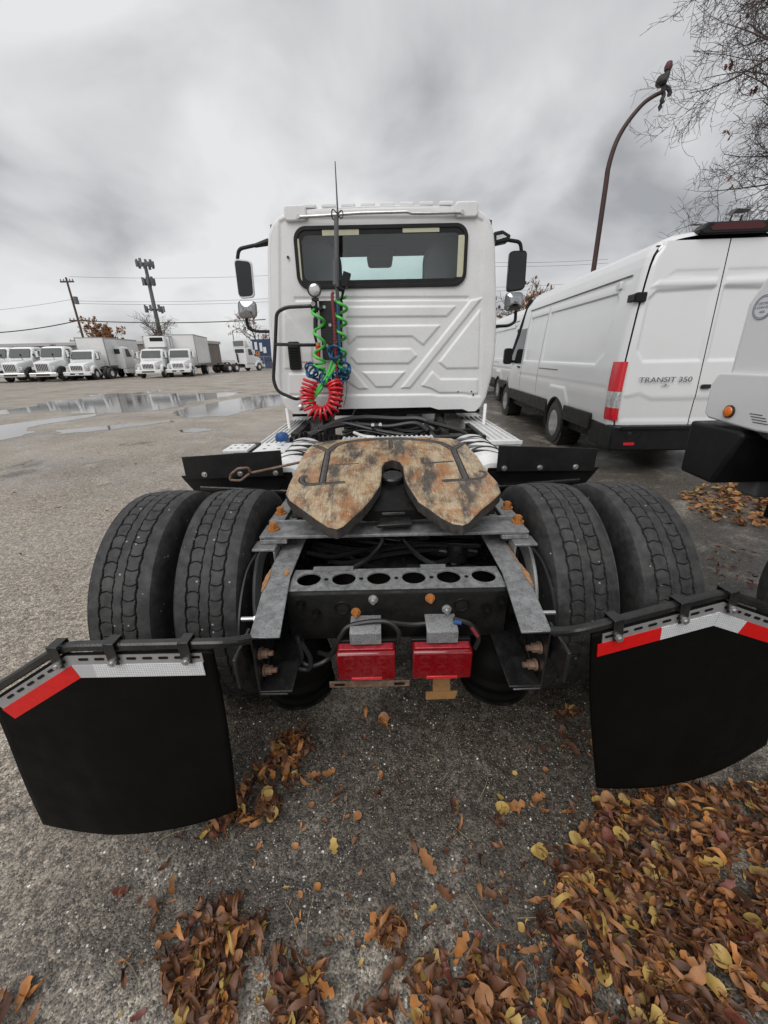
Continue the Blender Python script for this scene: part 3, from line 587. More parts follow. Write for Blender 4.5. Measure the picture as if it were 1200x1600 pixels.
m = MB(); hp = [at(u, v, y) for u, v, y in ((470,722,2.12),(430,731,2.12),(392,739,2.12),(388,731,2.11),(372,732,2.10),(361,741,2.10),(359,750,2.10),(376,751,2.10),(390,740,2.115))]
m.tube(fillet(hp, 0.012), 0.0075, 8); part(m, 'release_handle', RUSTB, fw)
# ---- tail lamps
for xa, xb, u0 in ((-0.222, -0.012, 570), (0.05, 0.262, 685)):
    cxm = (xa+xb)/2
    m = MB(); prof = [(1.072, 0.50), (1.066, 0.508), (1.066, 0.618), (1.072, 0.626), (1.118, 0.632), (1.118, 0.50)]
    m.prism([(xa, y, z) for y, z in prof], (xb-xa, 0, 0)); tl = part(m, 'tail_lamp', REDLENS, bevel=0.005, seg=2)
    m = MB(); m.box(xa+0.05, xb-0.05, 1.0625, 1.0665, 0.507, 0.518); part(m, 'clear_strip', REDLENS2, tl, bevel=0.001)
    m = MB(); m.box(xa+0.008, xb-0.008, 1.080, 1.112, 0.629, 0.6345); part(m, 'lit_top_strip', REDLENS3, tl, bevel=0.002)  # paler red where the lamp's top plane catches light, put into its colour
    m = MB()
    for k in range(3):
        for j in range(2): m.lathe([(0.024, 0), (0.018, 0.0006), (0.012, 0.0009), (0.004, 0.001)], (xa+0.045+0.06*k, 1.0662, 0.545+0.048*j), (0, -1, 0), 18)
    part(m, 'lens_ring', REDLENS, tl, ang=20)
    m = MB(); m.box(xa-0.003, xb+0.003, 1.1185, 1.135, 0.49, 0.64); part(m, 'lamp_back', BLACKP, tl, bevel=0.003)
    # folded bracket
    bx0, bx1 = cxm-0.056, cxm+0.056
    m = MB(); prof = [(1.179, 0.706), (1.100, 0.700), (1.090, 0.692), (1.090, 0.645), (1.097, 0.645), (1.097, 0.688), (1.104, 0.692), (1.179, 0.698)]
    m.prism([(bx0, y, z) for y, z in prof], (bx1-bx0, 0, 0)); part(m, 'lamp_bracket', RAILM, tl, bevel=0.002)
# licence plate strip and dangling plates
m = MB(); a = at(515, 1068, 1.10); b_ = at(640, 1065, 1.10); m.box(a.x, b_.x, 1.094, 1.099, a.z-0.016, a.z+0.013); lp = part(m, 'plate_strip', RUSTB, bevel=0.002)
for k in (0.13, 0.87):
    x = a.x+(b_.x-a.x)*k; s_ = MB(); s_.rbox((x, 1.0925, a.z), 0.04, 0.002, 0.010, 0.004); part(s_, 'slot', DARK, lp)
a = at(690, 1078, 1.10)
m = MB(); m.prism([(a.x-0.035, 1.10, a.z+0.06), (a.x+0.03, 1.10, a.z+0.06), (a.x+0.03, 1.088, a.z+0.0), (a.x-0.035, 1.088, a.z+0.0)], (0, 0.005, 0)); m.prism([(a.x-0.062, 1.085, a.z+0.006), (a.x+0.058, 1.085, a.z+0.008), (a.x+0.048, 1.078, a.z-0.022), (a.x-0.062, 1.078, a.z-0.024)], (0, 0.004, 0))
part(m, 'lamp_plate', mat('rusty_yellow_plate', (0.26, 0.13, 0.04), 0.6, var=0.4, vscale=30, dirt=(0.07, 0.04, 0.025), dirt_amt=0.9, dscale=30))
# wires around lamps
m = MB()
for pts in ([(-0.30,1.15,0.56),(-0.25,1.12,0.58),(-0.21,1.12,0.66),(-0.17,1.13,0.70),(-0.05,1.13,0.715),(0.0,1.12,0.68),(0.0,1.12,0.62)], [(-0.03,1.13,0.71),(0.05,1.14,0.69),(0.13,1.14,0.695)], [(0.20,1.13,0.72),(0.26,1.12,0.70),(0.29,1.11,0.65),(0.28,1.11,0.60)], [(-0.38,1.12,0.57),(-0.33,1.10,0.545),(-0.27,1.12,0.55),(-0.22,1.13,0.61)], [(-0.36,1.10,0.68),(-0.35,1.09,0.60),(-0.37,1.09,0.55),(-0.33,1.09,0.54),(-0.32,1.09,0.59),(-0.345,1.09,0.66)]):
    m.tube(smooth_path(pts, 6), 0.009, 7)
part(m, 'lamp_wiring', HOSEB)
m = MB(); m.cyl((0.262, 1.115, 0.695), (0.285, 1.105, 0.66), 0.008, n=8); part(m, 'red_connector', MAROON)
m = MB(); m.cyl((0.20, 1.12, 0.715), (0.225, 1.115, 0.712), 0.008, n=8); part(m, 'blue_connector', BLUEP)
# ---- mud flaps on bent hangers
def mud_flap(side):
    """built for the left, inner end of hanger at origin, +x outwards, y towards truck front, z up"""
    root_parts = []
    # hanger bar: square tube
    bend = 0.505; dn = R(32); ox, oz = bend+0.335*math.cos(dn), -0.335*math.sin(dn)
    bar = [(0.0, 0.05, -0.03), (0.045, 0.0, 0.0), (bend, 0, 0), (ox+0.02, 0, oz-0.008)]
    bp_ = fillet(bar, 0.05, 5)
    def sqtube(P, h):
        m = MB(); vs = []
        for i, p in enumerate(P):
            a = P[max(0, i-1)]; b = P[min(len(P)-1, i+1)]; t_ = (b-a).normalized(); yv = Vector((0, 1, 0)); yv = (yv - t_*yv.dot(t_)).normalized(); zv = t_.cross(yv)
            c_ = 0.3*h
            for (i1, j1) in ((-1,-.6),(-.6,-1),(.6,-1),(1,-.6),(1,.6),(.6,1),(-.6,1),(-1,.6)): vs.append(p + yv*h*i1 + zv*h*j1)
        n = 8; fs = [tuple(range(n)), tuple(range((len(P)-1)*n, len(P)*n))]
        for i in range(len(P)-1):
            for k in range(n): fs.append((i*n+k, i*n+(k+1) % n, (i+1)*n+(k+1) % n, (i+1)*n+k))
        return m.add(vs, fs)
    L = [('hanger_bar', sqtube(bp_, 0.0125), BLACK, 0)]
    # flap sheet: grid in (x, drop) with top following the bend; curls a little
    nx, nz = 40, 44; x0, x1 = 0.085, ox-0.01
    top = lambda x: -0.022 - (0 if x < bend else (x-bend)*math.tan(dn))
    P = np.zeros((nx, nz, 3))
    for i in range(nx):
        x = x0+(x1-x0)*i/(nx-1); tz = top(x); bz = -0.688 - 0.030*(1-((x-0.42)/0.36)**2) - 0.05*(x-0.42)/0.36
        for j in range(nz):
            t_ = j/(nz-1); z = tz+(bz-tz)*t_; q = (tz-z)/0.7
            lat = (x-0.44)/0.38
            yy = -0.075*q**1.4 + 0.035*(lat**2)*q + (0.012*math.sin(q*5+x*4)*q)
            P[i, j] = (x + 0.03*q*(1 if side < 0 else 1)*0.6, yy - 0.004, z)
    L.append(('flap_sheet', P, FLAP, 0))
    # galvanised slotted strip in two legs, tape below
    def leg2(s_, z): return (bend + s_*math.cos(dn) + z*math.sin(dn), -s_*math.sin(dn) + z*math.cos(dn))
    def strip(x0, x1, za, zb, yy, m_, slots=False):
        mm = MB(); k = math.tan(dn/2)
        if x0 < bend-0.001:
            e_ = min(x1, bend); c1 = (e_, za) if x1 < bend-0.06 else (bend+za*k, za); c2 = (e_, zb) if x1 < bend-0.06 else (bend+zb*k, zb)
            mm.prism([(x0, yy, za), (c1[0], yy, c1[1]), (c2[0], yy, c2[1]), (x0, yy, zb)], (0, 0.003, 0))
        if x1 > bend+0.001:
            st_ = max(0, x0-bend); s1 = st_ if st_ > 0.06 else st_-za*k; s2 = st_ if st_ > 0.06 else st_-zb*k; en = x1-bend
            q = [leg2(s1, za), leg2(en, za), leg2(en, zb), leg2(s2, zb)]
            mm.prism([(x, yy, z) for x, z in q], (0, 0.003, 0))
        return mm
    L.append(('slotted_strip', strip(0.115, bend+0.322, -0.026, -0.058, -0.011, 0), GALV, 0))
    sl = []
    for k in range(16):
        x = 0.135+0.045*k
        if x > bend+0.30 or abs(x-bend) < 0.035: continue
        mm = MB(); pts = rrect(0.028, 0.0085, 0.0042, 4)
        q = [(x+px, -0.038+pz) if x < bend else leg2(x-bend+px, -0.038+pz) for px, pz in pts]
        mm.prism([(a_, -0.0125, c_) for a_, c_ in q], (0, 0.001, 0)); sl.append(mm)
    for mm in sl: L.append(('slot', mm, DARK, 1))
    return L, strip, bend, dn, ox
def place_flap(side, org, yaw, tilt, tapes):
    L, strip, bend, dn, ox = mud_flap(side)
    M = Matrix.Translation(org) @ Matrix.Rotation(yaw, 4, 'Z') @ Matrix.Rotation(tilt, 4, 'Y') @ Matrix.Scale(-1 if side < 0 else 1, 4, (1, 0, 0))
    bar = L[0][1].tf(M).build('mud_flap', BLACK, TR, ang=30)
    P = L[1][1]; Q = np.array([[tuple(M @ Vector(P[i, j])) for j in range(P.shape[1])] for i in range(P.shape[0])])
    o = grid_obj('flap_sheet', Q, FLAP, bar); sm = o.modifiers.new('thick', 'SOLIDIFY'); sm.thickness = 0.009; sm.offset = 0
    st = None
    for nm, mb_, mt, lv in L[2:]:
        o = mb_.tf(M).build(nm, mt, bar, smooth=False)
    for (x0, x1, m_, nm) in tapes:
        strip(x0, x1, -0.058, -0.103, -0.0135, 0).tf(M).build(nm, m_, bar, smooth=False)
    for x in (0.155, 0.36, bend+0.012):
        f = 0 if x < bend else -(x-bend)*math.tan(dn)
        mm = MB(); mm.prism([(x-0.015, -0.021, 0.017+f), (x+0.015, -0.021, 0.017+f), (x+0.015, 0.021, 0.017+f), (x-0.015, 0.021, 0.017+f)], (0, 0, 0.0035)); mm.prism([(x-0.015, -0.0215, 0.02+f), (x+0.015, -0.0215, 0.02+f), (x+0.015, -0.0215, -0.052+f), (x-0.015, -0.0215, -0.052+f)], (0, 0.0035, 0))
        mm.prism([(x-0.015, 0.0185, 0.02+f), (x+0.015, 0.0185, 0.02+f), (x+0.015, 0.0185, -0.03+f), (x-0.015, 0.0185, -0.03+f)], (0, 0.0035, 0))
        mm.tf(M).build('clamp', BLACK, bar, bevel=0.0015)
        mm = MB(); mm.cyl((x, -0.0215, -0.040+f), (x, -0.030, -0.040+f), 0.0115, n=8); mm.cyl((x, -0.030, -0.040+f), (x, -0.034, -0.040+f), 0.006, n=10); mm.tf(M).build('bolt', STEEL, bar, ang=30)
    return bar
fl = place_flap(-1, Vector((-0.447, 0.862, 0.862)), 0.0, 0.0, [(0.118, 0.43, WHITEREF, 'white_tape'), (0.4305, 0.504, GREYREF, 'grey_tape'), (0.506, 0.828, REDREF, 'red_tape')])
fr_ = place_flap(1, Vector((0.452, 0.862, 0.866)), R(9), R(-8.5), [(0.10, 0.30, REDREF, 'red_tape'), (0.3005, 0.504, WHITEREF, 'white_tape'), (0.507, 0.645, WHITEREF, 'white_tape'), (0.6455, 0.828, REDREF, 'red_tape')])
# ---- quarter fenders ahead of the drive tyres
for sg in (-1, 1):
    xi, xo = 0.655, 1.255
    m = MB(); m.prism([(sg*xi, 2.275, 0.925), (sg*xo, 2.275, 0.915), (sg*xo, 2.275, 1.055), (sg*xi, 2.275, 1.085)], (0, 0.008, 0)); qf = part(m, 'quarter_fender', BLACKP, bevel=0.002)
    m = MB(); m.prism([(sg*(xi-0.05), 2.287, 0.945), (sg*(xo+0.035), 2.287, 0.935), (sg*(xo+0.035), 2.30, 0.915), (sg*(xi-0.05), 2.30, 0.915)], (0, 0.006, 0)); m.prism([(sg*(xi-0.05), 2.30, 0.916), (sg*(xo+0.035), 2.30, 0.914), (sg*(xo-0.05), 2.36, 0.72), (sg*(xi-0.05), 2.36, 0.70)], (0, 0.006, 0)); part(m, 'lower_panel', BLACKP, qf, bevel=0.002)
    m = MB(); m.box(min(sg*0.70, sg*1.12), max(sg*0.70, sg*1.12), 2.312, 2.325, 0.825, 0.835); part(m, 'rib', BLACK, qf)
    for k in range(3):
        x = xi+0.045+(xo-xi-0.12)*k/2.2; b = MB(); b.cyl((sg*x, 2.2748, 0.945), (sg*x, 2.271, 0.945), 0.017, n=16); b.cyl((sg*x, 2.271, 0.945), (sg*x, 2.262, 0.945), 0.010, n=6); part(b, 'bolt', STEEL, qf, ang=30)
    m = MB(); m.cyl((sg*0.44, 2.33, 0.79), (sg*1.20, 2.33, 0.845), 0.018, n=12); part(m, 'fender_arm', BLACK, qf)
# ---- white round tanks, step boxes, deck plate between the rails
for sg in (-1, 1):
    m = MB(); c = Vector((sg*0.655, 0, 0.835)); m.lathe([(0.02, 2.34), (0.12, 2.36), (0.17, 2.41), (0.178, 2.46), (0.178, 3.02), (0.17, 3.06), (0.12, 3.1), (0.02, 3.12)], c, (0, 1, 0), 40); tk = part(m, 'air_tank', WHITED, ang=30)
    for y in (2.56, 2.72, 2.90):
        m = MB(); m.lathe([(0.179, 0), (0.184, 0.004), (0.184, 0.024), (0.179, 0.028)], c + Vector((0, y, 0)), (0, 1, 0), 40, closed=True); part(m, 'tank_band', BLACKP, tk, ang=30)
    # step box along the cab side
    x0, x1 = (0.80, 1.06) if sg > 0 else (0.85, 1.06)
    y0 = 3.02
    m = MB(); m.box(min(sg*x0, sg*x1), max(sg*x0, sg*x1), y0, 5.3, 0.60, 0.955); sb = part(m, 'step_box', WHITE, bevel=0.008)
    n_r = 5
    for k in range(n_r):
        x = x0+0.03+(x1-x0-0.06)*k/(n_r-1); r_ = MB(); r_.box(sg*x-0.008, sg*x+0.008, y0+0.06, 4.3, 0.956, 0.966); part(r_, 'tread_rib', DIAMOND, sb, bevel=0.003)
    m = MB(); m.box(min(sg*x0, sg*x1)-0.004, max(sg*x0, sg*x1)+0.004, y0-0.012, y0-0.001, 0.925, 0.958); part(m, 'step_edge', WHITED, sb, bevel=0.003)
    # stay rod
    m = MB(); p = at(757, 620, 3.86) if sg > 0 else at(452, 628, 3.86)
    m.tube([(sg*0.98, 3.90, 1.13), (sg*0.93, 3.72, 0.96)], 0.016, 8); part(m, 'stay_rod', WHITE)
# white end bracket with holes, grab plate at left
m = MB(); p = at(440, 690, 2.75); m.box(-0.92, -0.70, 2.55, 2.82, 1.005, 1.017); m.box(-0.705, -0.697, 2.55, 2.82, 0.95, 1.005); wb = part(m, 'white_bracket', WHITE, bevel=0.003)
for k in range(4):
    b = MB(); b.cyl((-0.86+0.1*(k % 2), 2.63+0.11*(k//2), 1.0172), (-0.86+0.1*(k % 2), 2.63+0.11*(k//2), 1.0185), 0.012, n=12); part(b, 'hole', GREASE, wb)
m = MB(); m.box(-1.14, -0.97, 2.60, 2.80, 0.998, 1.02); wb2 = part(m, 'white_step_plate', WHITE, bevel=0.005)
for k in range(6):
    b = MB(); b.cyl((-1.10+0.05*(k % 3), 2.66+0.09*(k//3), 1.0202), (-1.10+0.05*(k % 3), 2.66+0.09*(k//3), 1.0215), 0.010, n=12); part(b, 'hole', GREASE, wb2)
m = MB(); m.box(-1.10, -0.98, 2.70, 2.95, 0.90, 0.997); part(m, 'step_support', BLACKP)
m = MB(); m.lathe([(0.005, -0.06), (0.05, -0.05), (0.052, -0.02), (0.04, 0.005), (0.01, 0.015)], at(440, 678, 2.95), (0, 0, 1), 16); part(m, 'blue_cap', BLUEP)
# tubes over the tanks
for sg in (-1, 1):
    for k in range(4):
        m = MB(); y = 2.38+0.13*k; m.tube(smooth_path([(sg*0.45, y+0.25, 0.93), (sg*0.56, y+0.14, 0.995), (sg*0.68, y+0.06, 1.0), (sg*0.80, y, 0.94), (sg*0.86, y, 0.85)], 5), 0.011+0.002*(k % 2), 8); part(m, 'air_line', (HOSEB, GREYBOX)[k % 2])
# ribbed deck plate
m = MB(); m.box(-0.36, 0.36, 2.62, 3.08, 0.985, 0.995); dp = part(m, 'deck_plate', DIAMOND, bevel=0.002)
for k in range(19):
    x = -0.345+0.69*k/18
    r_ = MB(); r_.box(x-0.010, x+0.010, 2.63, 3.07, 0.9955, 1.006); part(r_, 'tread_rib', DIAMOND, dp, bevel=0.004)
m = MB(); m.box(-0.36, 0.36, 2.70, 2.73, 0.82, 0.984); m.box(-0.36, 0.36, 3.0, 3.03, 0.82, 0.984); part(m, 'deck_leg', DARK)
# battery / exhaust frame at right, valve block at left
m = MB(); m.box(0.36, 0.80, 3.10, 3.16, 0.86, 0.985); m.box(0.36, 0.40, 3.16, 3.75, 0.86, 0.98); m.box(0.76, 0.80, 3.16, 3.75, 0.86, 0.98); m.box(0.40, 0.76, 3.45, 3.48, 0.94, 0.975); part(m, 'battery_tray', BLACKP, bevel=0.006)
m = MB(); m.cyl((0.50, 3.25, 0.90), (0.52, 3.85, 0.98), 0.055, n=20); part(m, 'exhaust_pipe', DARK)
m = MB(); m.box(-0.82, -0.40, 3.05, 3.35, 0.82, 0.97); m.box(-0.84, -0.76, 3.35, 3.9, 0.86, 0.99); part(m, 'valve_box', BLACKP, bevel=0.01)
m = MB()
for k in range(10):
    m.cyl((-0.78+0.04*k, 3.1+0.02*(k % 3), 0.97), (-0.78+0.04*k, 3.1+0.02*(k % 3), 1.0+0.015*(k % 4)), 0.014, n=8)
part(m, 'valve_fittings', DARK)
# engine bay clutter below the cab
m = MB(); m.box(-0.30, 0.30, 4.0, 5.2, 0.62, 1.05); m.cyl((-0.2, 3.95, 0.96), (-0.2, 4.5, 0.96), 0.10, n=20); m.cyl((0.05, 3.98, 0.95), (0.05, 4.4, 0.95), 0.13, n=20); m.box(0.2, 0.36, 3.9, 4.4, 0.85, 1.05); part(m, 'gearbox', DARK, bevel=0.01)
m = MB(); m.box(-0.95, 0.95, 3.99, 5.6, 1.04, 1.075); part(m, 'cab_floor', DARK)
rnd = random.Random(3)
cabs = [([(-0.60,3.42,1.0),(-0.42,3.5,1.06),(-0.2,3.6,1.07),(0.1,3.62,1.05),(0.30,3.6,1.05),(0.46,3.5,1.0)],.024,HOSEB),([(-0.66,3.25,0.98),(-0.5,3.35,1.03),(-0.3,3.5,1.03),(0,3.52,1.0),(0.25,3.48,1.03),(0.36,3.35,0.98)],.02,HOSEB),([(-0.75,3.3,0.98),(-0.55,3.3,1.02),(-0.4,3.45,1.05),(-0.1,3.4,0.99),(0.15,3.3,0.96)],.016,HOSEB),([(-0.28,3.28,0.995),(-0.2,3.1,1.0),(-0.1,2.98,1.01)],.014,WHITED),([(0.33,3.6,1.03),(0.45,3.45,1.02),(0.62,3.3,0.99),(0.68,3.2,0.96)],.018,HOSEB),([(-0.45,3.2,0.95),(-0.4,3.5,0.9),(-0.1,3.6,0.92),(0.3,3.62,0.93)],.025,HOSEB),([(-0.3,3.85,1.12),(-0.33,3.75,1.05),(-0.25,3.6,1.02)],.006,HOSEB)]
for _ in range(9):
    y = rnd.uniform(3.1, 3.7); z = rnd.uniform(0.86, 0.98); cabs.append(([(-0.4,y,z),(rnd.uniform(-.3,-.1),y+rnd.uniform(-.1,.1),z+.03),(rnd.uniform(0,.2),y+rnd.uniform(-.1,.1),z-.02),(0.4,y+rnd.uniform(-.1,.1),z)], rnd.uniform(.008,.018), HOSEB))
for pts, r, mt in cabs:
    m = MB(); m.tube(smooth_path(pts, 7), r, 8); part(m, 'cable', mt)
for p in ((-0.14, 3.36, 1.035), (-0.075, 3.37, 1.035)):
    m = MB(); m.lathe([(0.018, 0), (0.024, 0.006), (0.024, 0.026), (0.018, 0.03)], p, (1, 0.2, 0), 14); part(m, 'hose_clamp', CHROME)
# ---- dark clutter round the axle
for sg in (-1, 1):
    m = MB(); m.lathe([(0.03, -0.10), (0.075, -0.09), (0.088, -0.05), (0.092, -0.008), (0.098, -0.006), (0.098, 0.012), (0.092, 0.014), (0.088, 0.06), (0.06, 0.09), (0.02, 0.11)], (sg*0.27, 1.50, 0.60), (sg*0.15, 1, 0.1), 24); bc = part(m, 'brake_chamber', DARK)
    m = MB(); m.tube(smooth_path([(sg*0.27, 1.42, 0.66), (sg*0.20, 1.40, 0.76), (sg*0.10, 1.5, 0.78), (sg*0.05, 1.8, 0.74), (sg*0.12, 2.2, 0.74)], 6), 0.011, 7); part(m, 'brake_line', HOSEB, bc)
    m = MB()
    for dy in (-0.10, 0.10):
        m.tube(fillet([(sg*0.40, AX+dy, 0.36), (sg*0.40, AX+dy, 0.66), (sg*0.30, AX+dy, 0.66), (sg*0.30, AX+dy, 0.36)], 0.05), 0.012, 8)
    part(m, 'axle_bolt', DARK)
m = MB(); m.box(-0.405, 0.405, 1.93, 2.06, 0.50, 0.79); part(m, 'suspension_crossmember', DARK, bevel=0.01)
m = MB(); m.tube([(-0.38, 1.88, 0.70), (0.30, 1.62, 0.72)], 0.028, 12); m.lathe([(0.02, -0.04), (0.05, -0.04), (0.05, 0.04), (0.02, 0.04)], (0.30, 1.62, 0.72), (0, 0.3, 1), 18); part(m, 'torque_rod', BLACK)
m = MB(); m.box(0.10, 0.20, 1.84, 1.92, 0.68, 0.78); m.cyl((0.15, 1.88, 0.78), (0.15, 1.88, 0.80), 0.03, n=12); part(m, 'levelling_valve', STEEL, bevel=0.01)
rc = random.Random(8)
for k in range(9):
    y = rc.uniform(1.45, 1.9); z = rc.uniform(0.64, 0.78); m = MB()
    m.tube(smooth_path([(-0.40, y, z), (rc.uniform(-.3, -.1), y+rc.uniform(-.12, .12), z+rc.uniform(-.06, .05)), (rc.uniform(-.05, .15), y+rc.uniform(-.12, .12), z+rc.uniform(-.06, .05)), (0.40, y+rc.uniform(-.1, .1), z)], 7), rc.uniform(0.007, 0.014), 7); part(m, 'chassis_hose', HOSEB)
# ---------------------------------------------------------------- cab
CY = 3.93; XC = -0.018
hz_ = [1.085, 1.12, 1.20, 1.40, 1.60, 1.90, 2.20, 2.45, 2.56, 2.63, 2.68, 2.712, 2.728]
hw_ = [0.945, 0.985, 1.02, 1.058, 1.070, 1.055, 1.022, 0.992, 0.968, 0.935, 0.885, 0.82, 0.74]
HW = lambda z: np.interp(z, hz_, hw_)
cz = lambda pts: [(at(400+x*0.36667, 300+y*0.36667, CY).x, at(400+x*0.36667, 300+y*0.36667, CY).z) for x, y in pts]
EMB = [([(100,128),(130,112),(940,108),(968,122),(955,866),(105,872)], -0.012, 0.014),
       ([(385,490),(850,487),(812,530),(385,533)], 0.011, 0.009),
       ([(385,572),(785,568),(712,652),(665,615),(432,617),(395,650)], 0.011, 0.009),
       ([(405,703),(432,670),(660,668),(685,697),(650,730),(430,732)], 0.012, 0.009),
       ([(455,768),(635,766),(577,830),(512,831)], 0.012, 0.009),
       ([(915,462),(962,452),(655,836),(618,836)], 0.012, 0.009),
       ([(955,500),(948,750),(812,752),(780,725)], 0.012, 0.009),
       ([(752,765),(785,797),(945,797),(945,856),(780,856),(745,838),(705,825)], 0.012, 0.009),
       ([(118,505),(240,645),(240,752),(122,752)], 0.011, 0.009),
       ([(140,775),(345,775),(345,812),(330,860),(140,860)], 0.011, 0.009),
       ([(378,745),(395,738),(478,838),(440,842),(378,800)], 0.011, 0.009),
       ([(162,449),(908,446),(903,461),(166,465)], -0.008, 0.006)]
nzc, nxc = 230, 270
zs = np.linspace(1.085, 2.728, nzc); us = np.linspace(-1, 1, nxc)
Xg = np.array([[XC + u*(HW(z)-0.035) for u in us] for z in zs]); Zg = np.repeat(zs[:, None], nxc, 1)
D = np.zeros_like(Xg)
for poly, h, e_ in EMB: D += h*sstep(-e_, e_, -sdf_poly(Xg, Zg, cz(poly)))
# notched lower edge: raise lower rows in the middle
Zb = np.interp(Xg, [-0.95, -0.75, -0.70, 0.44, 0.52, 0.76, 0.82, 0.95], [1.075, 1.075, 1.115, 1.115, 1.09, 1.09, 1.065, 1.065])
Zg2 = Zg + (Zb-1.085)*np.clip((1.32-Zg)/0.235, 0, 1)
P = np.stack([Xg, CY - D - 0.02*np.clip(1-np.abs(Xg-XC)/(HW(Zg)-0.03), 0, 1)**0.4, Zg2], -1)
WX0, WX1, WZ0, WZ1 = -0.755, 0.716, 2.165, 2.612
wpts = [((WX0+WX1)/2+x, (WZ0+WZ1)/2+z) for x, z in rrect(WX1-WX0, WZ1-WZ0, 0.095, 8)]
sd_ = sdf_poly(Xg, Zg, wpts); skip = (sd_[:-1, :-1] < -0.012)
cab = None
# shell loft
def cab_ring(y, k, dz):
    r = []; 
    for z in hz_: r.append((XC-(float(HW(z))*k[0]+k[1]), y, z + dz*np.clip((z-1.2)/1.5, 0, 1)))
    for z in hz_[::-1]: r.append((XC+(float(HW(z))*k[0]+k[1]), y, z + dz*np.clip((z-1.2)/1.5, 0, 1)))
    # close the top with an arc
    n = len(hz_); topz = 2.728+dz
    arc = [(XC+(-0.74+1.48*t_)*(k[0]) , y, topz+0.022*math.sin(math.pi*t_)) for t_ in np.linspace(0.06, 0.94, 14)]
    return r[:n] + arc + r[n:]
rings = [cab_ring(CY-0.002, (1, -0.036), 0), cab_ring(CY+0.006, (1, -0.018), 0.006), cab_ring(CY+0.025, (1, -0.005), 0.012), cab_ring(CY+0.06, (1, 0.0), 0.018), cab_ring(4.6, (1, 0.005), 0.03), cab_ring(5.0, (0.99, 0), 0.0)]
m = MB(); n = len(rings[0])
for r in rings: m.v += [tuple(p) for p in r]
for i in range(len(rings)-1):
    for k in range(n-1): m.f.append((i*n+k, i*n+k+1, (i+1)*n+k+1, (i+1)*n+k))
cab = part(m, 'cab', WHITE, ang=40)
so_ = cab.modifiers.new('t', 'SOLIDIFY'); so_.thickness = 0.02; so_.offset = -1
rp = grid_obj('rear_panel', P[:, ::-1], WHITE, cab, skip=skip[:, ::-1], ang=50)
# top lip between panel and roof
m = MB(); arc = [(XC-0.74+1.48*t_) for t_ in np.linspace(0, 1, 20)]
m.add([(x, CY-0.004, 2.722) for x in arc] + [(x, CY+0.004, 2.734+0.022*math.sin(math.pi*t_)) for x, t_ in zip(arc, np.linspace(0, 1, 20))], [(i, i+1, 21+i, 20+i) for i in range(19)]); part(m, 'roof_lip', WHITE, cab)
m = MB()
for k in range(8):
    x = -0.62+0.165*k; m.rbox((x, CY+0.10, 2.775), 0.12, 0.14, 0.03, 0.014)
part(m, 'roof_ridges', WHITE, cab, bevel=0.008)
# side return flange: vertical seam lines on the shell
# window gasket, glass, tape
def ring_prism(outer, inner, y0, y1):
    n = len(outer); mb_ = MB(); vs = [(x, y0, z) for x, z in outer] + [(x, y0, z) for x, z in inner] + [(x, y1, z) for x, z in outer] + [(x, y1, z) for x, z in inner]
    fs = []
    for k in range(n):
        j = (k+1) % n; fs += [(k, j, n+j, n+k), (2*n+k, 3*n+k, 3*n+j, 2*n+j), (k, 2*n+k, 2*n+j, j), (n+k, n+j, 3*n+j, 3*n+k)]
    return mb_.add(vs, fs)
wc = ((WX0+WX1)/2, (WZ0+WZ1)/2)
rr_ = lambda d, r: [(wc[0]+x, wc[1]+z) for x, z in rrect(WX1-WX0+2*d, WZ1-WZ0+2*d, r, 8)]
ring_prism(rr_(0.010, 0.105), rr_(-0.020, 0.08), CY-0.022, CY+0.01).build('window_gasket', BLACKP, cab, bevel=0.003)
m = MB(); m.prism([(x, CY-0.012, z) for x, z in rr_(-0.018, 0.08)], (0, 0.005, 0)); gw = part(m, 'rear_window', GLASSW, cab, smooth=False)
for u0, v0, u1, v1 in ((503,355,561,368),(629,351,686,363),(464,374,473,439),(716,368,728,433)):
    a, b_ = at(u0, v0, CY), at(u1, v1, CY); m = MB(); m.box(a.x, b_.x, CY-0.0165, CY-0.014, b_.z, a.z); part(m, 'masking_tape', TAPE, cab, smooth=False)
ring_prism(rr_(-0.019, 0.08), rr_(-0.055, 0.055), CY-0.0135, CY-0.0125).build('window_frit', BLACKP, cab, smooth=False)
# interior: lining, seats, console, windscreen
m = MB(); m.box(-0.97, -0.95, 4.0, 5.0, 1.3, 2.66); m.box(0.92, 0.94, 4.0, 5.0, 1.3, 2.66); m.box(-0.95, 0.92, 4.0, 4.92, 2.595, 2.665); m.box(-0.95, 0.92, 5.3, 5.36, 1.2, 2.28); part(m, 'cab_lining', INTER, cab, smooth=False)
m = MB(); m.box(-0.16, 0.10, 4.5, 4.85, 2.47, 2.60); part(m, 'overhead_console', INTER, cab, bevel=0.03)
for x in (-0.70, 0.68):
    m = MB(); m.rbox((x, 4.30, 2.12), 0.60, 0.14, 0.98, 0.20, n=6); m.rbox((x, 4.32, 1.55), 0.52, 0.5, 0.14, 0.05); st = part(m, 'seat', SEAT, cab, bevel=0.04, seg=3)
m = MB(); m.rbox((0.30, 5.25, 2.34), 0.06, 0.03, 0.18, 0.02); part(m, 'dash_pod', INTER, cab)
m = MB(); m.prism([(-0.92, 4.97, 2.70), (0.89, 4.97, 2.70), (0.97, 5.42, 1.98), (-1.0, 5.42, 1.98)], (0, 0.006, 0.004)); part(m, 'windscreen', GLASSF, cab, smooth=False)
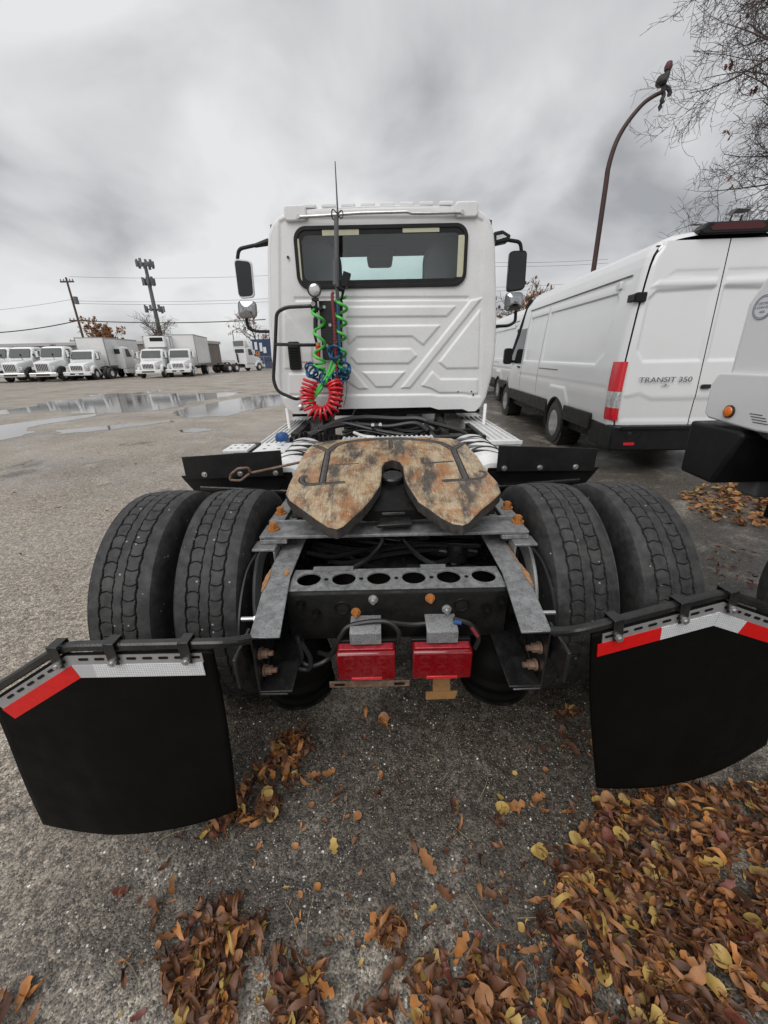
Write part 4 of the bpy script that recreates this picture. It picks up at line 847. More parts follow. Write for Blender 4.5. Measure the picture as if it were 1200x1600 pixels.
for sg in (-1, 1):
    m = MB(); m.tube([(XC+sg*0.93, 4.98, 2.70), (XC+sg*1.0, 5.43, 1.97)], 0.04, 8); part(m, 'windscreen_pillar', WHITE, cab)
    m = MB(); m.prism([(XC+sg*1.045, 4.3, 1.05), (XC+sg*1.045, 5.45, 1.05), (XC+sg*1.03, 5.45, 1.98), (XC+sg*1.04, 4.3, 1.98)], (sg*0.02, 0, 0)); part(m, 'door', WHITE, cab, bevel=0.01)
m = MB(); m.prism([(-1.0, 5.40, 1.05), (0.97, 5.40, 1.05), (0.97, 5.40, 1.98), (-1.0, 5.40, 1.98)], (0, 0.03, 0)); part(m, 'firewall', WHITE, cab)
# bonnet, front wheels (beyond the cab)
m = MB(); st = [(5.43, 0.98, 1.95), (5.9, 0.95, 1.85), (6.5, 0.85, 1.68), (6.85, 0.70, 1.50), (6.95, 0.55, 1.2)]; vs = []
for (y, hw, zt) in st:
    for a in np.linspace(0, math.pi, 15): vs.append((XC-hw*math.copysign(abs(math.cos(a))**0.4, math.cos(a)), y, 0.85+(zt-0.85)*abs(math.sin(a))**0.4))
m.add(vs, [(i*15+k, i*15+k+1, (i+1)*15+k+1, (i+1)*15+k) for i in range(4) for k in range(14)] + [tuple(60+k for k in range(15))]); part(m, 'bonnet', WHITE, ang=50)
for sg in (-1, 1):
    m = MB(); m.lathe([(0.29, -0.12), (0.42, -0.14), (0.49, -0.11), (0.505, -0.07), (0.505, 0.07), (0.49, 0.11), (0.42, 0.14), (0.29, 0.12), (0.12, 0.10)], (sg*0.97, 6.1, 0.505), (1, 0, 0), 48); part(m, 'front_wheel', TYRE)
m = MB(); m.box(-1.1, 1.06, 6.95, 7.1, 0.5, 0.85); part(m, 'front_bumper', WHITE, bevel=0.03)
# roof lugs
for u0, v0, u1, v1 in ((443,321,480,346),(711,315,746,340)):
    a, b_ = at(u0, v0, CY-0.01), at(u1, v1, CY-0.01); m = MB(); m.rbox(((a.x+b_.x)/2, CY+0.07, (a.z+b_.z)/2), abs(b_.x-a.x), 0.20, a.z-b_.z, 0.03); part(m, 'roof_lug', WHITE, cab, bevel=0.012, seg=3)
# hose hanging wire
m = MB(); m.tube(fillet([at(466,339,3.90), at(505,337,3.87), at(560,333,3.86), at(637,331,3.86), at(643,333.5,3.86), at(668,333.5,3.87), at(722,332,3.90)], 0.02), 0.011, 8); hw = part(m, 'roof_wire_rod', STEEL)
for u, v in ((466,339),(722,332)):
    p = at(u, v, 3.905); m = MB(); m.cyl(p + Vector((0, 0.03, 0)), p - Vector((0, 0.02, 0)), 0.016, n=10); part(m, 'rod_mount', STEEL, hw)
for u, v in ((479,339),(737,331),(450,402)):
    p = at(u, v, CY-0.012); m = MB(); m.cyl((p.x, CY-0.006, p.z), (p.x, CY-0.018, p.z), 0.011, n=12); part(m, 'plug', BLACK, cab)
for u, v in ((716,612),(737,612),(740,617),(485,612)):
    p = at(u, v, CY-0.02); m = MB(); m.cyl((p.x, CY-0.0, p.z), (p.x, CY-0.012, p.z), 0.008, n=10); part(m, 'plug', BLACK, cab)
# air vent
m = MB(); a, b_ = at(449.5, 534, CY-0.02), at(471, 578, CY-0.02); vz0, vz1 = b_.z, a.z; vxc = (a.x+b_.x)/2
m.rbox((vxc, CY-0.016, (vz0+vz1)/2), 0.112, 0.022, vz1-vz0, 0.02); vt = part(m, 'air_vent', BLACKP, bevel=0.004)
for k in range(9):
    z = vz0+0.03+(vz1-vz0-0.075)*k/8; m = MB(); m.prism([(vxc-0.042, CY-0.027, z), (vxc+0.042, CY-0.027, z), (vxc+0.042, CY-0.038, z-0.009), (vxc-0.042, CY-0.038, z-0.009)], (0, 0, 0.006)); part(m, 'louvre', BLACKP, vt)
M4 = lambda o, rx=90, rz=0: Matrix.Translation(o) @ Matrix.Rotation(R(rz), 4, 'Z') @ Matrix.Rotation(R(rx), 4, 'X')
text_mb('WARNING', 0.026, M4(at(481, 566, CY-0.015)), align='CENTER').build('warning_print', PRINTR, cab, smooth=False)
# black mounting board
m = MB(); a, b_ = at(498, 470, 3.88), at(532, 562, 3.88); m.box(a.x, b_.x, 3.87, 3.885, b_.z, a.z); hb = part(m, 'hose_board', BLACK, bevel=0.004)
for u, v in ((507,480),(511,540),(516,508)):
    p = at(u, v, 3.868); m = MB(); m.cyl((p.x, 3.8715, p.z), (p.x, 3.85, p.z), 0.014, n=10); part(m, 'fitting', STEEL, hb)
# grab rail at left
gp = [at(u, v, 3.80) for u, v in ((490,478),(447,480),(432,488),(430,540),(427,595),(434,612),(462,624))]
m = MB(); m.tube(fillet([Vector((gp[0].x, 3.89, gp[0].z))] + gp + [Vector((gp[-1].x+0.02, 3.89, gp[-1].z))], 0.05), 0.0155, 10); gr = part(m, 'grab_rail', BLACK)
m = MB(); m.tube([at(431, 538, 3.80), at(470, 539, 3.80), at(494, 539, 3.86)], 0.0145, 10); part(m, 'cross_tube', BLACK, gr)
# work lamp
p = at(491, 452.5, 3.76)
m = MB(); m.lathe([(0.03, 0.07), (0.055, 0.05), (0.060, 0.01), (0.060, -0.012), (0.050, -0.012), (0.049, 0.0)], p, (0, 1, 0), 32); wl = part(m, 'work_lamp', BLACK)
m = MB(); m.lathe([(0.049, -0.004), (0.035, -0.010), (0.015, -0.013), (0.001, -0.0135)], p, (0, 1, 0), 32); part(m, 'lamp_lens', LAMPG, wl)
m = MB(); m.box(p.x-0.03, p.x+0.03, 3.76, 3.80, p.z-0.085, p.z-0.06); m.cyl((p.x, 3.78, p.z-0.06), (p.x, 3.80, p.z-0.17), 0.014, n=10); m.box(p.x-0.05, p.x+0.05, 3.80, 3.87, p.z-0.15, p.z-0.13); part(m, 'lamp_bracket', BLACK, wl, bevel=0.003)
m = MB(); m.cyl(at(489, 474.5, 3.77), at(489, 474.5, 3.79), 0.02, n=14); part(m, 'clamp_bolt', STEEL, wl)
m = MB(); m.tube([at(491, 476, 3.81), at(493, 500, 3.81), at(492, 525, 3.82), at(497, 545, 3.84)], 0.012, 8); m.cyl(at(493, 497, 3.81), at(493, 515, 3.81), 0.02, n=10); part(m, 'lamp_cable', HOSEB, wl)
m = MB(); m.cyl(at(497, 540, 3.82), at(497, 562, 3.82), 0.022, n=12); part(m, 'red_coupler', REDH)
m = MB(); m.cyl(at(497, 535, 3.82), at(497, 540, 3.82), 0.02, n=12); part(m, 'yellow_collar', LEAFM[4])
# mast (hose tender) with whip
m = MB(); a, b_ = at(525.5, 338, 3.74), at(526, 448, 3.74); m.tube([a, b_], 0.019, 10); m.tube([at(524, 405, 3.735), at(524, 445, 3.735)], 0.022, 8); mast = part(m, 'hose_mast', GREYM)
m = MB(); m.tube([at(523.5, 252, 3.72), at(526, 300, 3.73), at(528, 340, 3.74)], [0.004, 0.006, 0.008], 6); part(m, 'whip_antenna', GREYM, mast)
m = MB(); c = at(527, 334, 3.75); m.tube([c + Vector((0.045*math.cos(a_), 0.02*math.sin(a_), 0.03*math.sin(a_*2)-0.005)) for a_ in np.linspace(0, 2*math.pi, 22, endpoint=False)], 0.005, 6, closed=True); part(m, 'wire_loop', BLACK, mast)
m = MB(); m.tube([at(526, 446, 3.75), at(528, 470, 3.78), at(530, 560, 3.84), at(529, 600, 3.86)], 0.016, 8)
for k in range(26):
    t_ = k/25; q = at(527+3*t_, 470+85*t_, 3.76+0.06*t_); m.lathe([(0.017, -0.004), (0.021, 0), (0.017, 0.004)], q, (0, 0.1, 1), 10)
part(m, 'mast_spring', GREYM, mast)
m = MB(); m.tube([at(543, 432, 3.78), at(538, 448, 3.77), at(533, 470, 3.80), at(532, 510, 3.86)], [0.02, 0.014, 0.01, 0.01], 8); m.obox(at(540, 437, 3.77), (1, 0, -0.35), (0, 1, 0), (0.35, 0, 1), 0.032, 0.025, 0.055); m.cyl(at(526, 449, 3.76), at(538, 453, 3.77), 0.022, n=10); part(m, 'trailer_plug', BLACKP, mast, bevel=0.008)
# coiled hoses
def helix(path, r, turns, ph=0, n=16, ry=None):
    P_ = smooth_path(path, 12); m_ = len(P_); tot = int(turns*n); O = []
    for k in range(tot+1):
        t_ = k/tot*(m_-1); i = min(m_-2, int(t_)); c_ = P_[i].lerp(P_[i+1], t_-i); T = (P_[i+1]-P_[i]).normalized()
        b1 = Vector((0, 1, 0)); b1 = (b1-T*b1.dot(T)).normalized(); b2 = T.cross(b1); a_ = 2*math.pi*turns*k/tot+ph
        O.append(c_ + b2*r*math.cos(a_) + b1*(ry or r)*math.sin(a_))
    return O
def loops(path, r, turns, n=16):
    P_ = smooth_path(path, 10); tot = int(turns*n); O = []; rg = random.Random(5)
    for k in range(tot+1):
        t_ = k/tot*(len(P_)-1); i = min(len(P_)-2, int(t_)); c_ = P_[i].lerp(P_[i+1], t_-i); a_ = 2*math.pi*k/n; w_ = 1+0.22*math.sin(k*0.37)
        O.append(c_ + Vector((r*w_*math.cos(a_), 0.05*math.sin(k*0.9)+0.02*math.sin(a_*0.5), r*w_*math.sin(a_))))
    return O
m = MB(); m.tube(helix([at(496,482,3.76), at(499,520,3.76), at(499,560,3.76), at(499,576,3.76)], 0.050, 3.6, 2.2), 0.0125, 8); m.tube(smooth_path([at(505,575,3.76), at(508,590,3.74), at(497,610,3.72), at(488,624,3.70)], 6), 0.0125, 8); part(m, 'green_hose', GREENH)
m = MB(); m.tube(helix([at(534,462,3.77), at(533,500,3.77), at(532,540,3.78), at(535,590,3.78)], 0.050, 5.2, 0.7), 0.0125, 8); m.tube(smooth_path([at(537,585,3.76), at(532,575,3.73), at(520,565,3.72), at(512,585,3.71), at(502,600,3.70), at(487,625,3.69)], 6), 0.0125, 8); part(m, 'green_hose', GREENH)
m = MB(); m.tube(smooth_path([at(530,560,3.72), at(519,580,3.70), at(507,600,3.70), at(486,628,3.69)], 6), 0.014, 8); m.tube([at(487,622,3.69), at(485,632,3.69)], 0.018, 8); part(m, 'green_hose', GREENH)
m = MB(); m.tube(loops([at(484,577,3.74), at(489,582,3.73), at(501,588,3.73), at(512,596,3.73), at(524,590,3.73), at(536,585,3.74), at(540,572,3.75)], 0.047, 10.5), 0.0095, 7); part(m, 'blue_hose', BLUEH)
m = MB(); m.tube(loops([at(520,553,3.72), at(526,553,3.71), at(536,570,3.73), at(538,585,3.73)], 0.052, 5.5), 0.0095, 7); m.tube(smooth_path([at(527,470,3.73), at(529,510,3.73), at(531,550,3.73)], 6), 0.010, 7); part(m, 'blue_hose', BLUEH)
m = MB(); m.tube(helix([at(486,594,3.72), at(482,608,3.70), at(480,622,3.69), at(487,640,3.68), at(501,647,3.67), at(517,641,3.67), at(524,625,3.68), at(525,608,3.69), at(521,598,3.71)], 0.062, 19, 0.2, 18), 0.0125, 8); part(m, 'red_coil_hose', REDH)
m = MB(); m.tube(smooth_path([at(521,457,3.74), at(519,463,3.73), at(522,500,3.72), at(525,560,3.71), at(527,600,3.70)], 8), 0.013, 8)
for k in range(20):
    t_ = k/19; q = at(522.5+4.5*t_, 500+100*t_, 3.72-0.02*t_); m.lathe([(0.0135, -0.004), (0.0165, 0), (0.0135, 0.004)], q, (0, 0.1, 1), 8)
part(m, 'maroon_hose', MAROON)
m = MB(); m.tube(smooth_path([at(536,590,3.78), at(535,605,3.78), at(532,625,3.75), at(520,655,3.60), at(515,668,3.45)], 6), 0.009, 7); m.tube(smooth_path([at(540,592,3.80), at(542,610,3.82), at(537,635,3.82)], 6), 0.003, 5); m.tube(smooth_path([at(534,470,3.85), at(533,530,3.86), at(534,590,3.86)], 6), 0.011, 7); part(m, 'black_cable', HOSEB)
# steel ring bracket under coil
m = MB(); m.tube(smooth_path([at(487,630,3.66), at(492,643,3.64), at(503,646,3.64), at(512,640,3.65)], 6), 0.010, 7); m.lathe([(0.03, -0.02), (0.035, 0), (0.03, 0.02)], at(470,636,3.70), (1, 0, 0.4), 14); part(m, 'gladhand', STEEL)
# ---- side mirrors
def mirror(side, arm_top, body, convex, arm_bot, gx):
    m = MB(); m.tube(fillet(arm_top, 0.06), 0.018, 10); mr = part(m, 'side_mirror', BLACKP)
    def face(q, y, th, mt_back, mt_glass, nm, rad, dome=False):
        (ul, ut), (ur, _), (brx, bry), (blx, bly) = q
        c3 = [at(*p, y) for p in q]; 
        # rounded quad
        O = []
        for i in range(4):
            a_, b_, c_ = c3[i-1], c3[i], c3[(i+1) % 4]; p1 = b_ + (a_-b_).normalized()*rad; p2 = b_ + (c_-b_).normalized()*rad
            for k in range(6): t_ = k/5; O.append(p1*(1-t_)**2 + b_*2*t_*(1-t_) + p2*t_*t_)
        cen = sum(O, Vector())/len(O)
        mb_ = MB(); n_ = len(O); vs = list(O) + [cen + (p-cen)*1.02 + Vector((0, th*0.4, 0)) for p in O] + [cen + (p-cen)*0.75 + Vector((0, th, 0)) for p in O]
        mb_.add(vs, [tuple(range(n_)), tuple(range(2*n_, 3*n_))] + [(r_*n_+k, r_*n_+(k+1) % n_, (r_+1)*n_+(k+1) % n_, (r_+1)*n_+k) for r_ in range(2) for k in range(n_)])
        mb_.build(nm + '_housing', mt_back, mr, ang=40)
        g_ = MB(); yaw = side*0.0
        if dome:
            vs = []; nr = 6
            for r_ in range(1, nr+1):
                f_ = 0.93*r_/nr; vs += [cen + (p-cen)*f_ + Vector((0, -0.003-0.03*(1-(r_/nr)**2), 0)) for p in O]
            vs.append(cen + Vector((0, -0.033, 0))); N_ = n_*nr
            g_.add(vs, [(r_*n_+k, r_*n_+(k+1) % n_, (r_+1)*n_+(k+1) % n_, (r_+1)*n_+k) for r_ in range(nr-1) for k in range(n_)] + [(k, (k+1) % n_, N_) for k in range(n_)]); g_.build(nm + '_glass', mt_glass, mr, ang=80); return
        g_.prism([cen + (p-cen)*0.93 + Vector((0, -0.003, 0)) for p in O], (0, 0.002, 0)); g_.build(nm + '_glass', mt_glass, mr, smooth=False)
    face(body, 4.75, 0.10, BLACKP if side > 0 else WHITE, MIRRORG, 'mirror', 0.045)
    face(convex, 4.72, 0.08, GREYBOX, MIRRORC, 'convex', 0.05, True)
    m = MB(); m.tube(fillet(arm_bot, 0.06), 0.017, 10); part(m, 'lower_arm', BLACKP, mr)
    return mr
Ym = 4.80
lm = mirror(-1, [at(420,379,Ym), at(395,384,Ym), at(373,389,Ym), at(371,405,Ym)], [(365,404),(392,407),(397,464),(373,466)], [(371,469),(399,470),(401,496),(373,497)], [at(384,490,Ym), at(387,512,Ym), at(400,518,Ym), at(425,518,Ym)], 0)
m = MB(); m.tube([at(420,378,Ym), at(398,384,Ym)], [0.035, 0.02], 8); part(m, 'arm_root', BLACKP, lm)
rm = mirror(1, [at(775,372,Ym), at(800,376,Ym), at(813,378,Ym), at(815,395,Ym)], [(797,392),(824,391),(820,452),(792,456)], [(791,457),(818,456),(816,484),(789,486)], [at(806,484,Ym), at(805,503,Ym), at(795,509,Ym), at(770,510,Ym)], 0)
m = MB(); c4 = [at(u, v, 4.78) for u, v in ((772,362),(786,359),(799,367),(795,377),(776,381))]; m.prism(c4, (0, 0.12, 0)); part(m, 'arm_cover', BLACKP, rm, bevel=0.012)
m = MB(); c4 = [at(u, v, 4.775) for u, v in ((776,368),(786,366),(792,370),(776,375))]; m.prism(c4, (0, 0.004, 0)); part(m, 'cover_lens', CLEARLENS, rm, smooth=False)
# ================================================================ white cargo vans
def simple_wheel(c, r, w_, sg, parent, hub=CHROME, spokes=0):
    """axis along x; sg = outer side"""
    m = MB(); m.lathe([(r*0.62, -w_*0.48), (r*0.80, -w_*0.5), (r*0.95, -w_*0.44), (r, -w_*0.30), (r, w_*0.30), (r*0.95, w_*0.44), (r*0.80, w_*0.5), (r*0.62, w_*0.48)], c, (1, 0, 0), 40, closed=True)
    t_ = m.build('wheel', TYRE, parent, ang=30)
    m = MB(); m.lathe([(r*0.63, sg*w_*0.46), (r*0.60, sg*w_*0.30), (r*0.45, sg*w_*0.32), (r*0.2, sg*w_*0.42), (0.001, sg*w_*0.44)], c, (1, 0, 0), 32); h = m.build('rim', hub, t_)
    for k in range(spokes):
        pass
    return t_
VZ = [0.47, 0.55, 0.75, 0.95, 1.10, 1.30, 1.60, 1.95, 2.25, 2.42, 2.52, 2.60, 2.66, 2.70]
VW = [0.96, 0.99, 1.02, 1.03, 1.03, 1.02, 0.995, 0.965, 0.93, 0.905, 0.88, 0.835, 0.765, 0.67]
VHW = lambda z: np.interp(z, VZ, VW)
def outline_pts():
    zz_ = np.concatenate([np.arange(0.47, 2.42, 0.022), np.arange(2.42, 2.705, 0.012)]); L_ = [(-float(VHW(z)), z) for z in zz_]
    top = [(-0.67+1.34*t_, 2.70+0.07*math.sin(math.pi*t_)**0.7) for t_ in np.linspace(0.03, 0.97, 24)]
    return L_ + top + [(-x, z) for x, z in L_[::-1]]
def make_van(name):
    V = empty(name, (0, 0, 0))
    ol = outline_pts(); n = len(ol)
    ys = np.concatenate([[0.07, 0.085, 0.11, 0.15], np.arange(0.18, 6.65, 0.028)])
    P = np.zeros((len(ys), n, 3)); OX = np.array([p[0] for p in ol]); OZ = np.array([p[1] for p in ol])
    SK = np.zeros((len(ys), n), bool)
    for i, y in enumerate(ys):
        top = np.interp(y, [0, 4.7, 5.05, 5.55, 5.95, 6.45, 6.65], [2.77, 2.77, 2.68, 1.95, 1.42, 1.22, 1.05])
        k = (top-0.47)/(2.77-0.47); z = 0.47+(OZ-0.47)*k; wz = VHW(np.minimum(OZ, 2.70)); 
        nar = np.interp(y, [5.6, 6.65], [1, 0.82]); inset = 0.05*(1-min(1, (y-0.07)/0.09))**2
        x = OX*nar*(1 - inset/1.0)
        side = np.abs(OX) > 0.6
        sh = np.zeros(n); 
        if y < 4.75:
            zq = z; yq = np.full(n, y)
            for poly, h, e_ in SIDE_EMB: sh += h*sstep(-e_, e_, -sdf_poly(yq, zq, poly))
        x = x + np.sign(OX)*np.where(OZ < 2.60, sh, 0)
        lean = np.where(OZ > 1.0, (OZ-1.0)*0.075, 0.0)*max(0, 1-y/1.5)
        P[i, :, 0] = x; P[i, :, 1] = y + lean; P[i, :, 2] = z - inset*np.where(OZ > 2.6, 1, 0)
        for wy in (2.08, 5.83): SK[i] |= ((y-wy)**2 + (z-0.37)**2 < 0.415**2)
    sk = SK[:-1, :-1]
    body = grid_obj('body', P, WHITE2, V, skip=sk, ang=35, recalc=False)
    # front cap
    m = MB(); m.prism([tuple(p) for p in P[-1]], (0, 0.12, 0)); m.build('nose', BLACKP, V, bevel=0.02)
    # underbody
    m = MB(); m.box(-0.94, 0.94, 0.15, 6.5, 0.36, 0.5); m.build('underbody', DARK, V)
    # rear doors
    RY = lambda z: (0.055 + np.where(z > 1.0, (z-1.0)*0.075, 0))
    for sg in (-1, 1):
        zs_ = np.linspace(0.62, 2.655, 150); us_ = np.linspace(0, 1, 80)
        Xd = np.array([[sg*(0.006 + u*(float(VHW(min(2.60, z)))-0.075-0.006)*(1-0.035*max(0, (z-2.3)/0.35)**3)) for u in us_] for z in zs_]); Zd = np.repeat(zs_[:, None], 80, 1)
        dd = np.zeros_like(Xd)
        for poly, h, e_ in DOOR_EMB: dd += h*sstep(-e_, e_, -sdf_poly(np.abs(Xd), Zd, poly))
        Uu = np.repeat(us_[None, :], 150, 0); edge = 0.022*np.clip((Uu-0.93)/0.07, 0, 1)**2
        Pd = np.stack([Xd, RY(Zd)-dd+edge, Zd], -1)
        d_ = grid_obj('rear_door', Pd if sg < 0 else Pd[:, ::-1], WHITE2, V, ang=35, recalc=False)
        for z in (2.10,):
            m = MB(); m.rbox((sg*(float(VHW(z))-0.045), float(RY(np.array(z)))+0.005, z), 0.12, 0.07, 0.10, 0.012); m.box(sg*float(VHW(z))-0.03, sg*float(VHW(z))+0.03, float(RY(np.array(z)))+0.0, 0.22+(z-1)*0.075, z-0.04, z+0.04)
            m.build('hinge', BLACKP, d_, bevel=0.008)
    m = MB(); m.prism([(-0.955, 0.085, 0.6), (0.955, 0.085, 0.6), (0.955, 0.085, 1.0), (0.80, 0.205, 2.62), (-0.80, 0.205, 2.62), (-0.955, 0.085, 1.0)], (0, 0.02, 0)); m.build('door_seal', BLACK, V)
    m = MB(); m.rbox((0.09, 0.045, 1.10), 0.12, 0.03, 0.05, 0.02); m.build('door_handle', BLACK, V, bevel=0.006)
    m = text_mb('TRANSIT 350', 0.085, Matrix.Translation((-0.43, 0.042, 1.185)) @ Matrix.Rotation(R(90), 4, 'X') @ Matrix.Scale(1.35, 4, (1, 0, 0)), 0.002); m.build('model_badge', BADGE, V, smooth=False)
    m = MB(); m.box(-0.47, -0.36, 0.0415, 0.044, 1.112, 1.117); m.rbox((-0.415, 0.0425, 1.128), 0.022, 0.003, 0.014, 0.006); m.build('small_badge', BADGE, V, smooth=False)
    # tail lamps
    for sg in (-1, 1):
        def lampsec(z0, z1, mt, nm):
            zz_ = np.linspace(z0, z1, 10); xs_ = np.linspace(0, 1, 10); Q = np.zeros((10, 10, 3))
            for i, z in enumerate(zz_):
                hw_v = float(VHW(z)); lean = (z-1)*0.075 if z > 1 else 0
                for j, t_ in enumerate(xs_):
                    a_ = t_*math.pi/2; Q[i, j] = (sg*(hw_v-0.085+0.095*math.sin(a_)**0.8), 0.035+lean+(0.19)*(1-math.cos(a_))**1.0, z)
            return grid_obj(nm, Q, mt, V, ang=60, recalc=True)
        lampsec(0.70, 0.85, REDLENS2, 'tail_lamp'); lampsec(0.852, 1.05, CLEARLENS, 'tail_lamp_clear'); lampsec(1.052, 1.40, REDLENS2, 'tail_lamp')
    # bumper, roof lamp, side cladding, arches
    m = MB(); prof = [(-1.02, 0.62), (-1.0, -0.02), (-0.9, -0.07), (0.9, -0.07), (1.0, -0.02), (1.02, 0.62), (0.95, 0.62), (0.9, 0.08), (-0.9, 0.08), (-0.95, 0.62)]
    m.prism([(x, y, 0.33) for x, y in prof], (0, 0, 0.31)); bp_ = m.build('rear_bumper', BLACKP, V, bevel=0.02)
    m = MB(); m.box(-0.92, 0.92, -0.088, -0.066, 0.60, 0.645); m.build('bumper_step', BLACKP, V, bevel=0.006)
    for sg in (-1, 1):
        m = MB(); m.rbox((sg*0.78, -0.0735, 0.42), 0.14, 0.006, 0.035, 0.01); m.build('reflector', REDLENS2, V)
        m = MB(); m.lathe([(0.03, 0), (0.03, 0.008), (0.02, 0.01)], (sg*0.80, -0.07, 0.545), (0, -1, 0), 16); m.build('parking_sensor', BLACK, V)
        for y0, y1 in ((0.60, 1.65), (2.51, 5.40)):
            m = MB(); m.box(min(sg*1.0, sg*1.045), max(sg*1.0, sg*1.045), y0, y1, 0.49, 0.72); m.build('side_cladding', BLACKP, V, bevel=0.012)
        for wy in (2.08, 5.83):
            m = MB(); m.tube([(sg*1.01, wy+0.43*math.cos(a_), 0.37+0.43*math.sin(a_)) for a_ in np.linspace(-0.25, math.pi+0.25, 22)], 0.032, 8); m.build('wheel_arch', BLACKP, V)
            m = MB(); m.lathe([(0.43, 0.0), (0.43, -0.35)], (sg*1.0, wy, 0.37), (sg, 0, 0), 30); m.build('arch_liner', BLACK, V)
            w_ = simple_wheel((sg*0.91, wy, 0.36), 0.36, 0.235, sg, V)
            for k in range(5):
                a_ = 2*math.pi*k/5; m = MB()
                for d_ in (-0.16, 0.16): m.tube([(sg*1.004, wy+0.05*math.cos(a_), 0.36+0.05*math.sin(a_)), (sg*1.0, wy+0.215*math.cos(a_+d_), 0.36+0.215*math.sin(a_+d_))], 0.014, 6)
                m.build('spoke', CHROME, w_)
    m = MB(); pr_ = [(-0.40, 0), (-0.33, 0.07), (0.33, 0.07), (0.40, 0), (0.36, -0.045), (-0.36, -0.045)]
    m.prism([(x, 0.12, 2.735+z) for x, z in pr_], (0, 0.20, 0.0)); bl = m.build('roof_lamp', BLACKP, V, bevel=0.015)
    m = MB(); m.prism([(x*0.75, 0.1145, 2.75+z*0.55) for x, z in pr_], (0, 0.02, 0)); m.build('brake_light', mat('dim_red_lens', (0.07, 0.006, 0.009), 0.2), bl)
    m = MB(); m.tube([(-0.06, 0.2, 2.80), (-0.055, 0.18, 2.87)], 0.010, 6); m.tube([(0.06, 0.2, 2.80), (0.05, 0.18, 2.87)], 0.010, 6); m.prism([(-0.10, 0.12, 2.865), (0.06, 0.12, 2.875), (0.10, 0.12, 2.905), (-0.06, 0.12, 2.915)], (0, 0.10, 0.01)); m.build('reversing_camera', BLACK, bl, bevel=0.004)
    # roof seam gutter and side strip, front door glass, mirror, door line, handle
    for sg in (-1, 1):
        m = MB(); m.tube([(sg*(float(VHW(2.36))+0.006), y, 2.36) for y in np.linspace(0.40, 4.6, 12)], 0.010, 6); m.build('roof_seam', GREYBOX, V)
        def patch(poly, nm, mt, off):
            m_ = MB(); m_.prism([(sg*(float(VHW(z))*np.interp(y, [5.6, 6.65], [1, 0.82])+off), y, z) for y, z in poly], (sg*0.004, 0, 0)); return m_.build(nm, mt, V, smooth=False)
        patch([(4.62, 1.30), (4.62, 2.02), (5.02, 2.02), (5.25, 1.78), (5.60, 1.36), (5.62, 1.28)], 'door_glass', GLASSD, 0.004)
        m = MB(); m.rbox((sg*1.17, 5.35, 1.45), 0.20, 0.13, 0.36, 0.06); m.tube([(sg*1.0, 5.40, 1.33), (sg*1.12, 5.37, 1.34)], 0.03, 8); m.build('wing_mirror', BLACKP, V, bevel=0.02)
        for y in (3.30, 4.55):
            m = MB(); m.tube([(sg*(float(VHW(z))+0.0005), y, z) for z in np.linspace(0.55, 2.3, 14)], 0.004, 5); m.build('door_gap', GREYBOX, V)
        m = MB(); m.tube([(sg*(float(VHW(1.22))+0.014), 4.66, 1.22), (sg*(float(VHW(1.22))+0.016), 4.82, 1.225)], 0.018, 8); m.build('side_handle', BLACK, V)
        m = MB(); m.box(min(sg*1.005, sg*1.03), max(sg*1.005, sg*1.03), 2.2, 3.25, 1.235, 1.25); m.build('slide_rail', GREYBOX, V)
        m = MB(); m.rbox((sg*(float(VHW(2.28))+0.02), 0.62, 2.28), 0.05, 0.10, 0.09, 0.02, axis='X'); m.build('side_camera', WHITED, V)
    m = MB(); m.add([(-0.86, 5.10, 2.62), (0.86, 5.10, 2.62), (0.96, 5.98, 1.46), (-0.96, 5.98, 1.46)], [(0, 1, 2, 3)]); m.build('windscreen', GLASSD, V, smooth=False)
    return V
SIDE_EMB = [([(0.80, 1.36), (0.60, 1.5), (0.55, 2.12), (0.62, 2.20), (3.20, 2.20), (3.20, 1.36)], -0.028, 0.014), ([(3.36, 1.36), (3.36, 2.20), (4.42, 2.20), (4.45, 1.36)], -0.028, 0.014),
            ([(0.3, 1.05), (4.7, 1.05), (4.7, 1.10), (0.3, 1.10)], -0.006, 0.03), ([(1.55, 0.5), (1.55, 0.78), (1.73, 0.98), (2.43, 0.98), (2.61, 0.78), (2.61, 0.5)], 0.014, 0.03), ([(0.3, 2.30), (4.7, 2.30), (4.7, 2.35), (0.3, 2.35)], -0.008, 0.012)]
DOOR_EMB = [([(0.05, 1.40), (0.74, 1.40), (0.83, 1.52), (0.80, 2.08), (0.72, 2.16), (0.05, 2.18)], -0.022, 0.022), ([(0.05, 2.26), (0.72, 2.26), (0.80, 2.20), (0.05, 2.20)], 0.012, 0.02),
            ([(0.05, 2.36), (0.55, 2.36), (0.62, 2.30), (0.05, 2.28)], -0.008, 0.02), ([(0.0, 0.70), (0.88, 0.70), (0.90, 0.98), (0.7, 1.02), (0.55, 0.95), (0.0, 0.95)], -0.010, 0.03)]
van1 = make_van('cargo_van'); van1.location = (4.03, 5.10, 0); van1.rotation_euler = (0, 0, R(-3.5)); van1.scale = (1, 1, 1.045)
tag(van1, 'white high-roof cargo van with lettering and red tail lamps on its rear doors', 'van', 'white cargo vans in the next bays')
van2 = copy_tree(van1); van2.location = (5.02, 12.3, 0)
tag(van2, 'white cargo van further off, mostly hidden behind the other van', 'van', 'white cargo vans in the next bays')

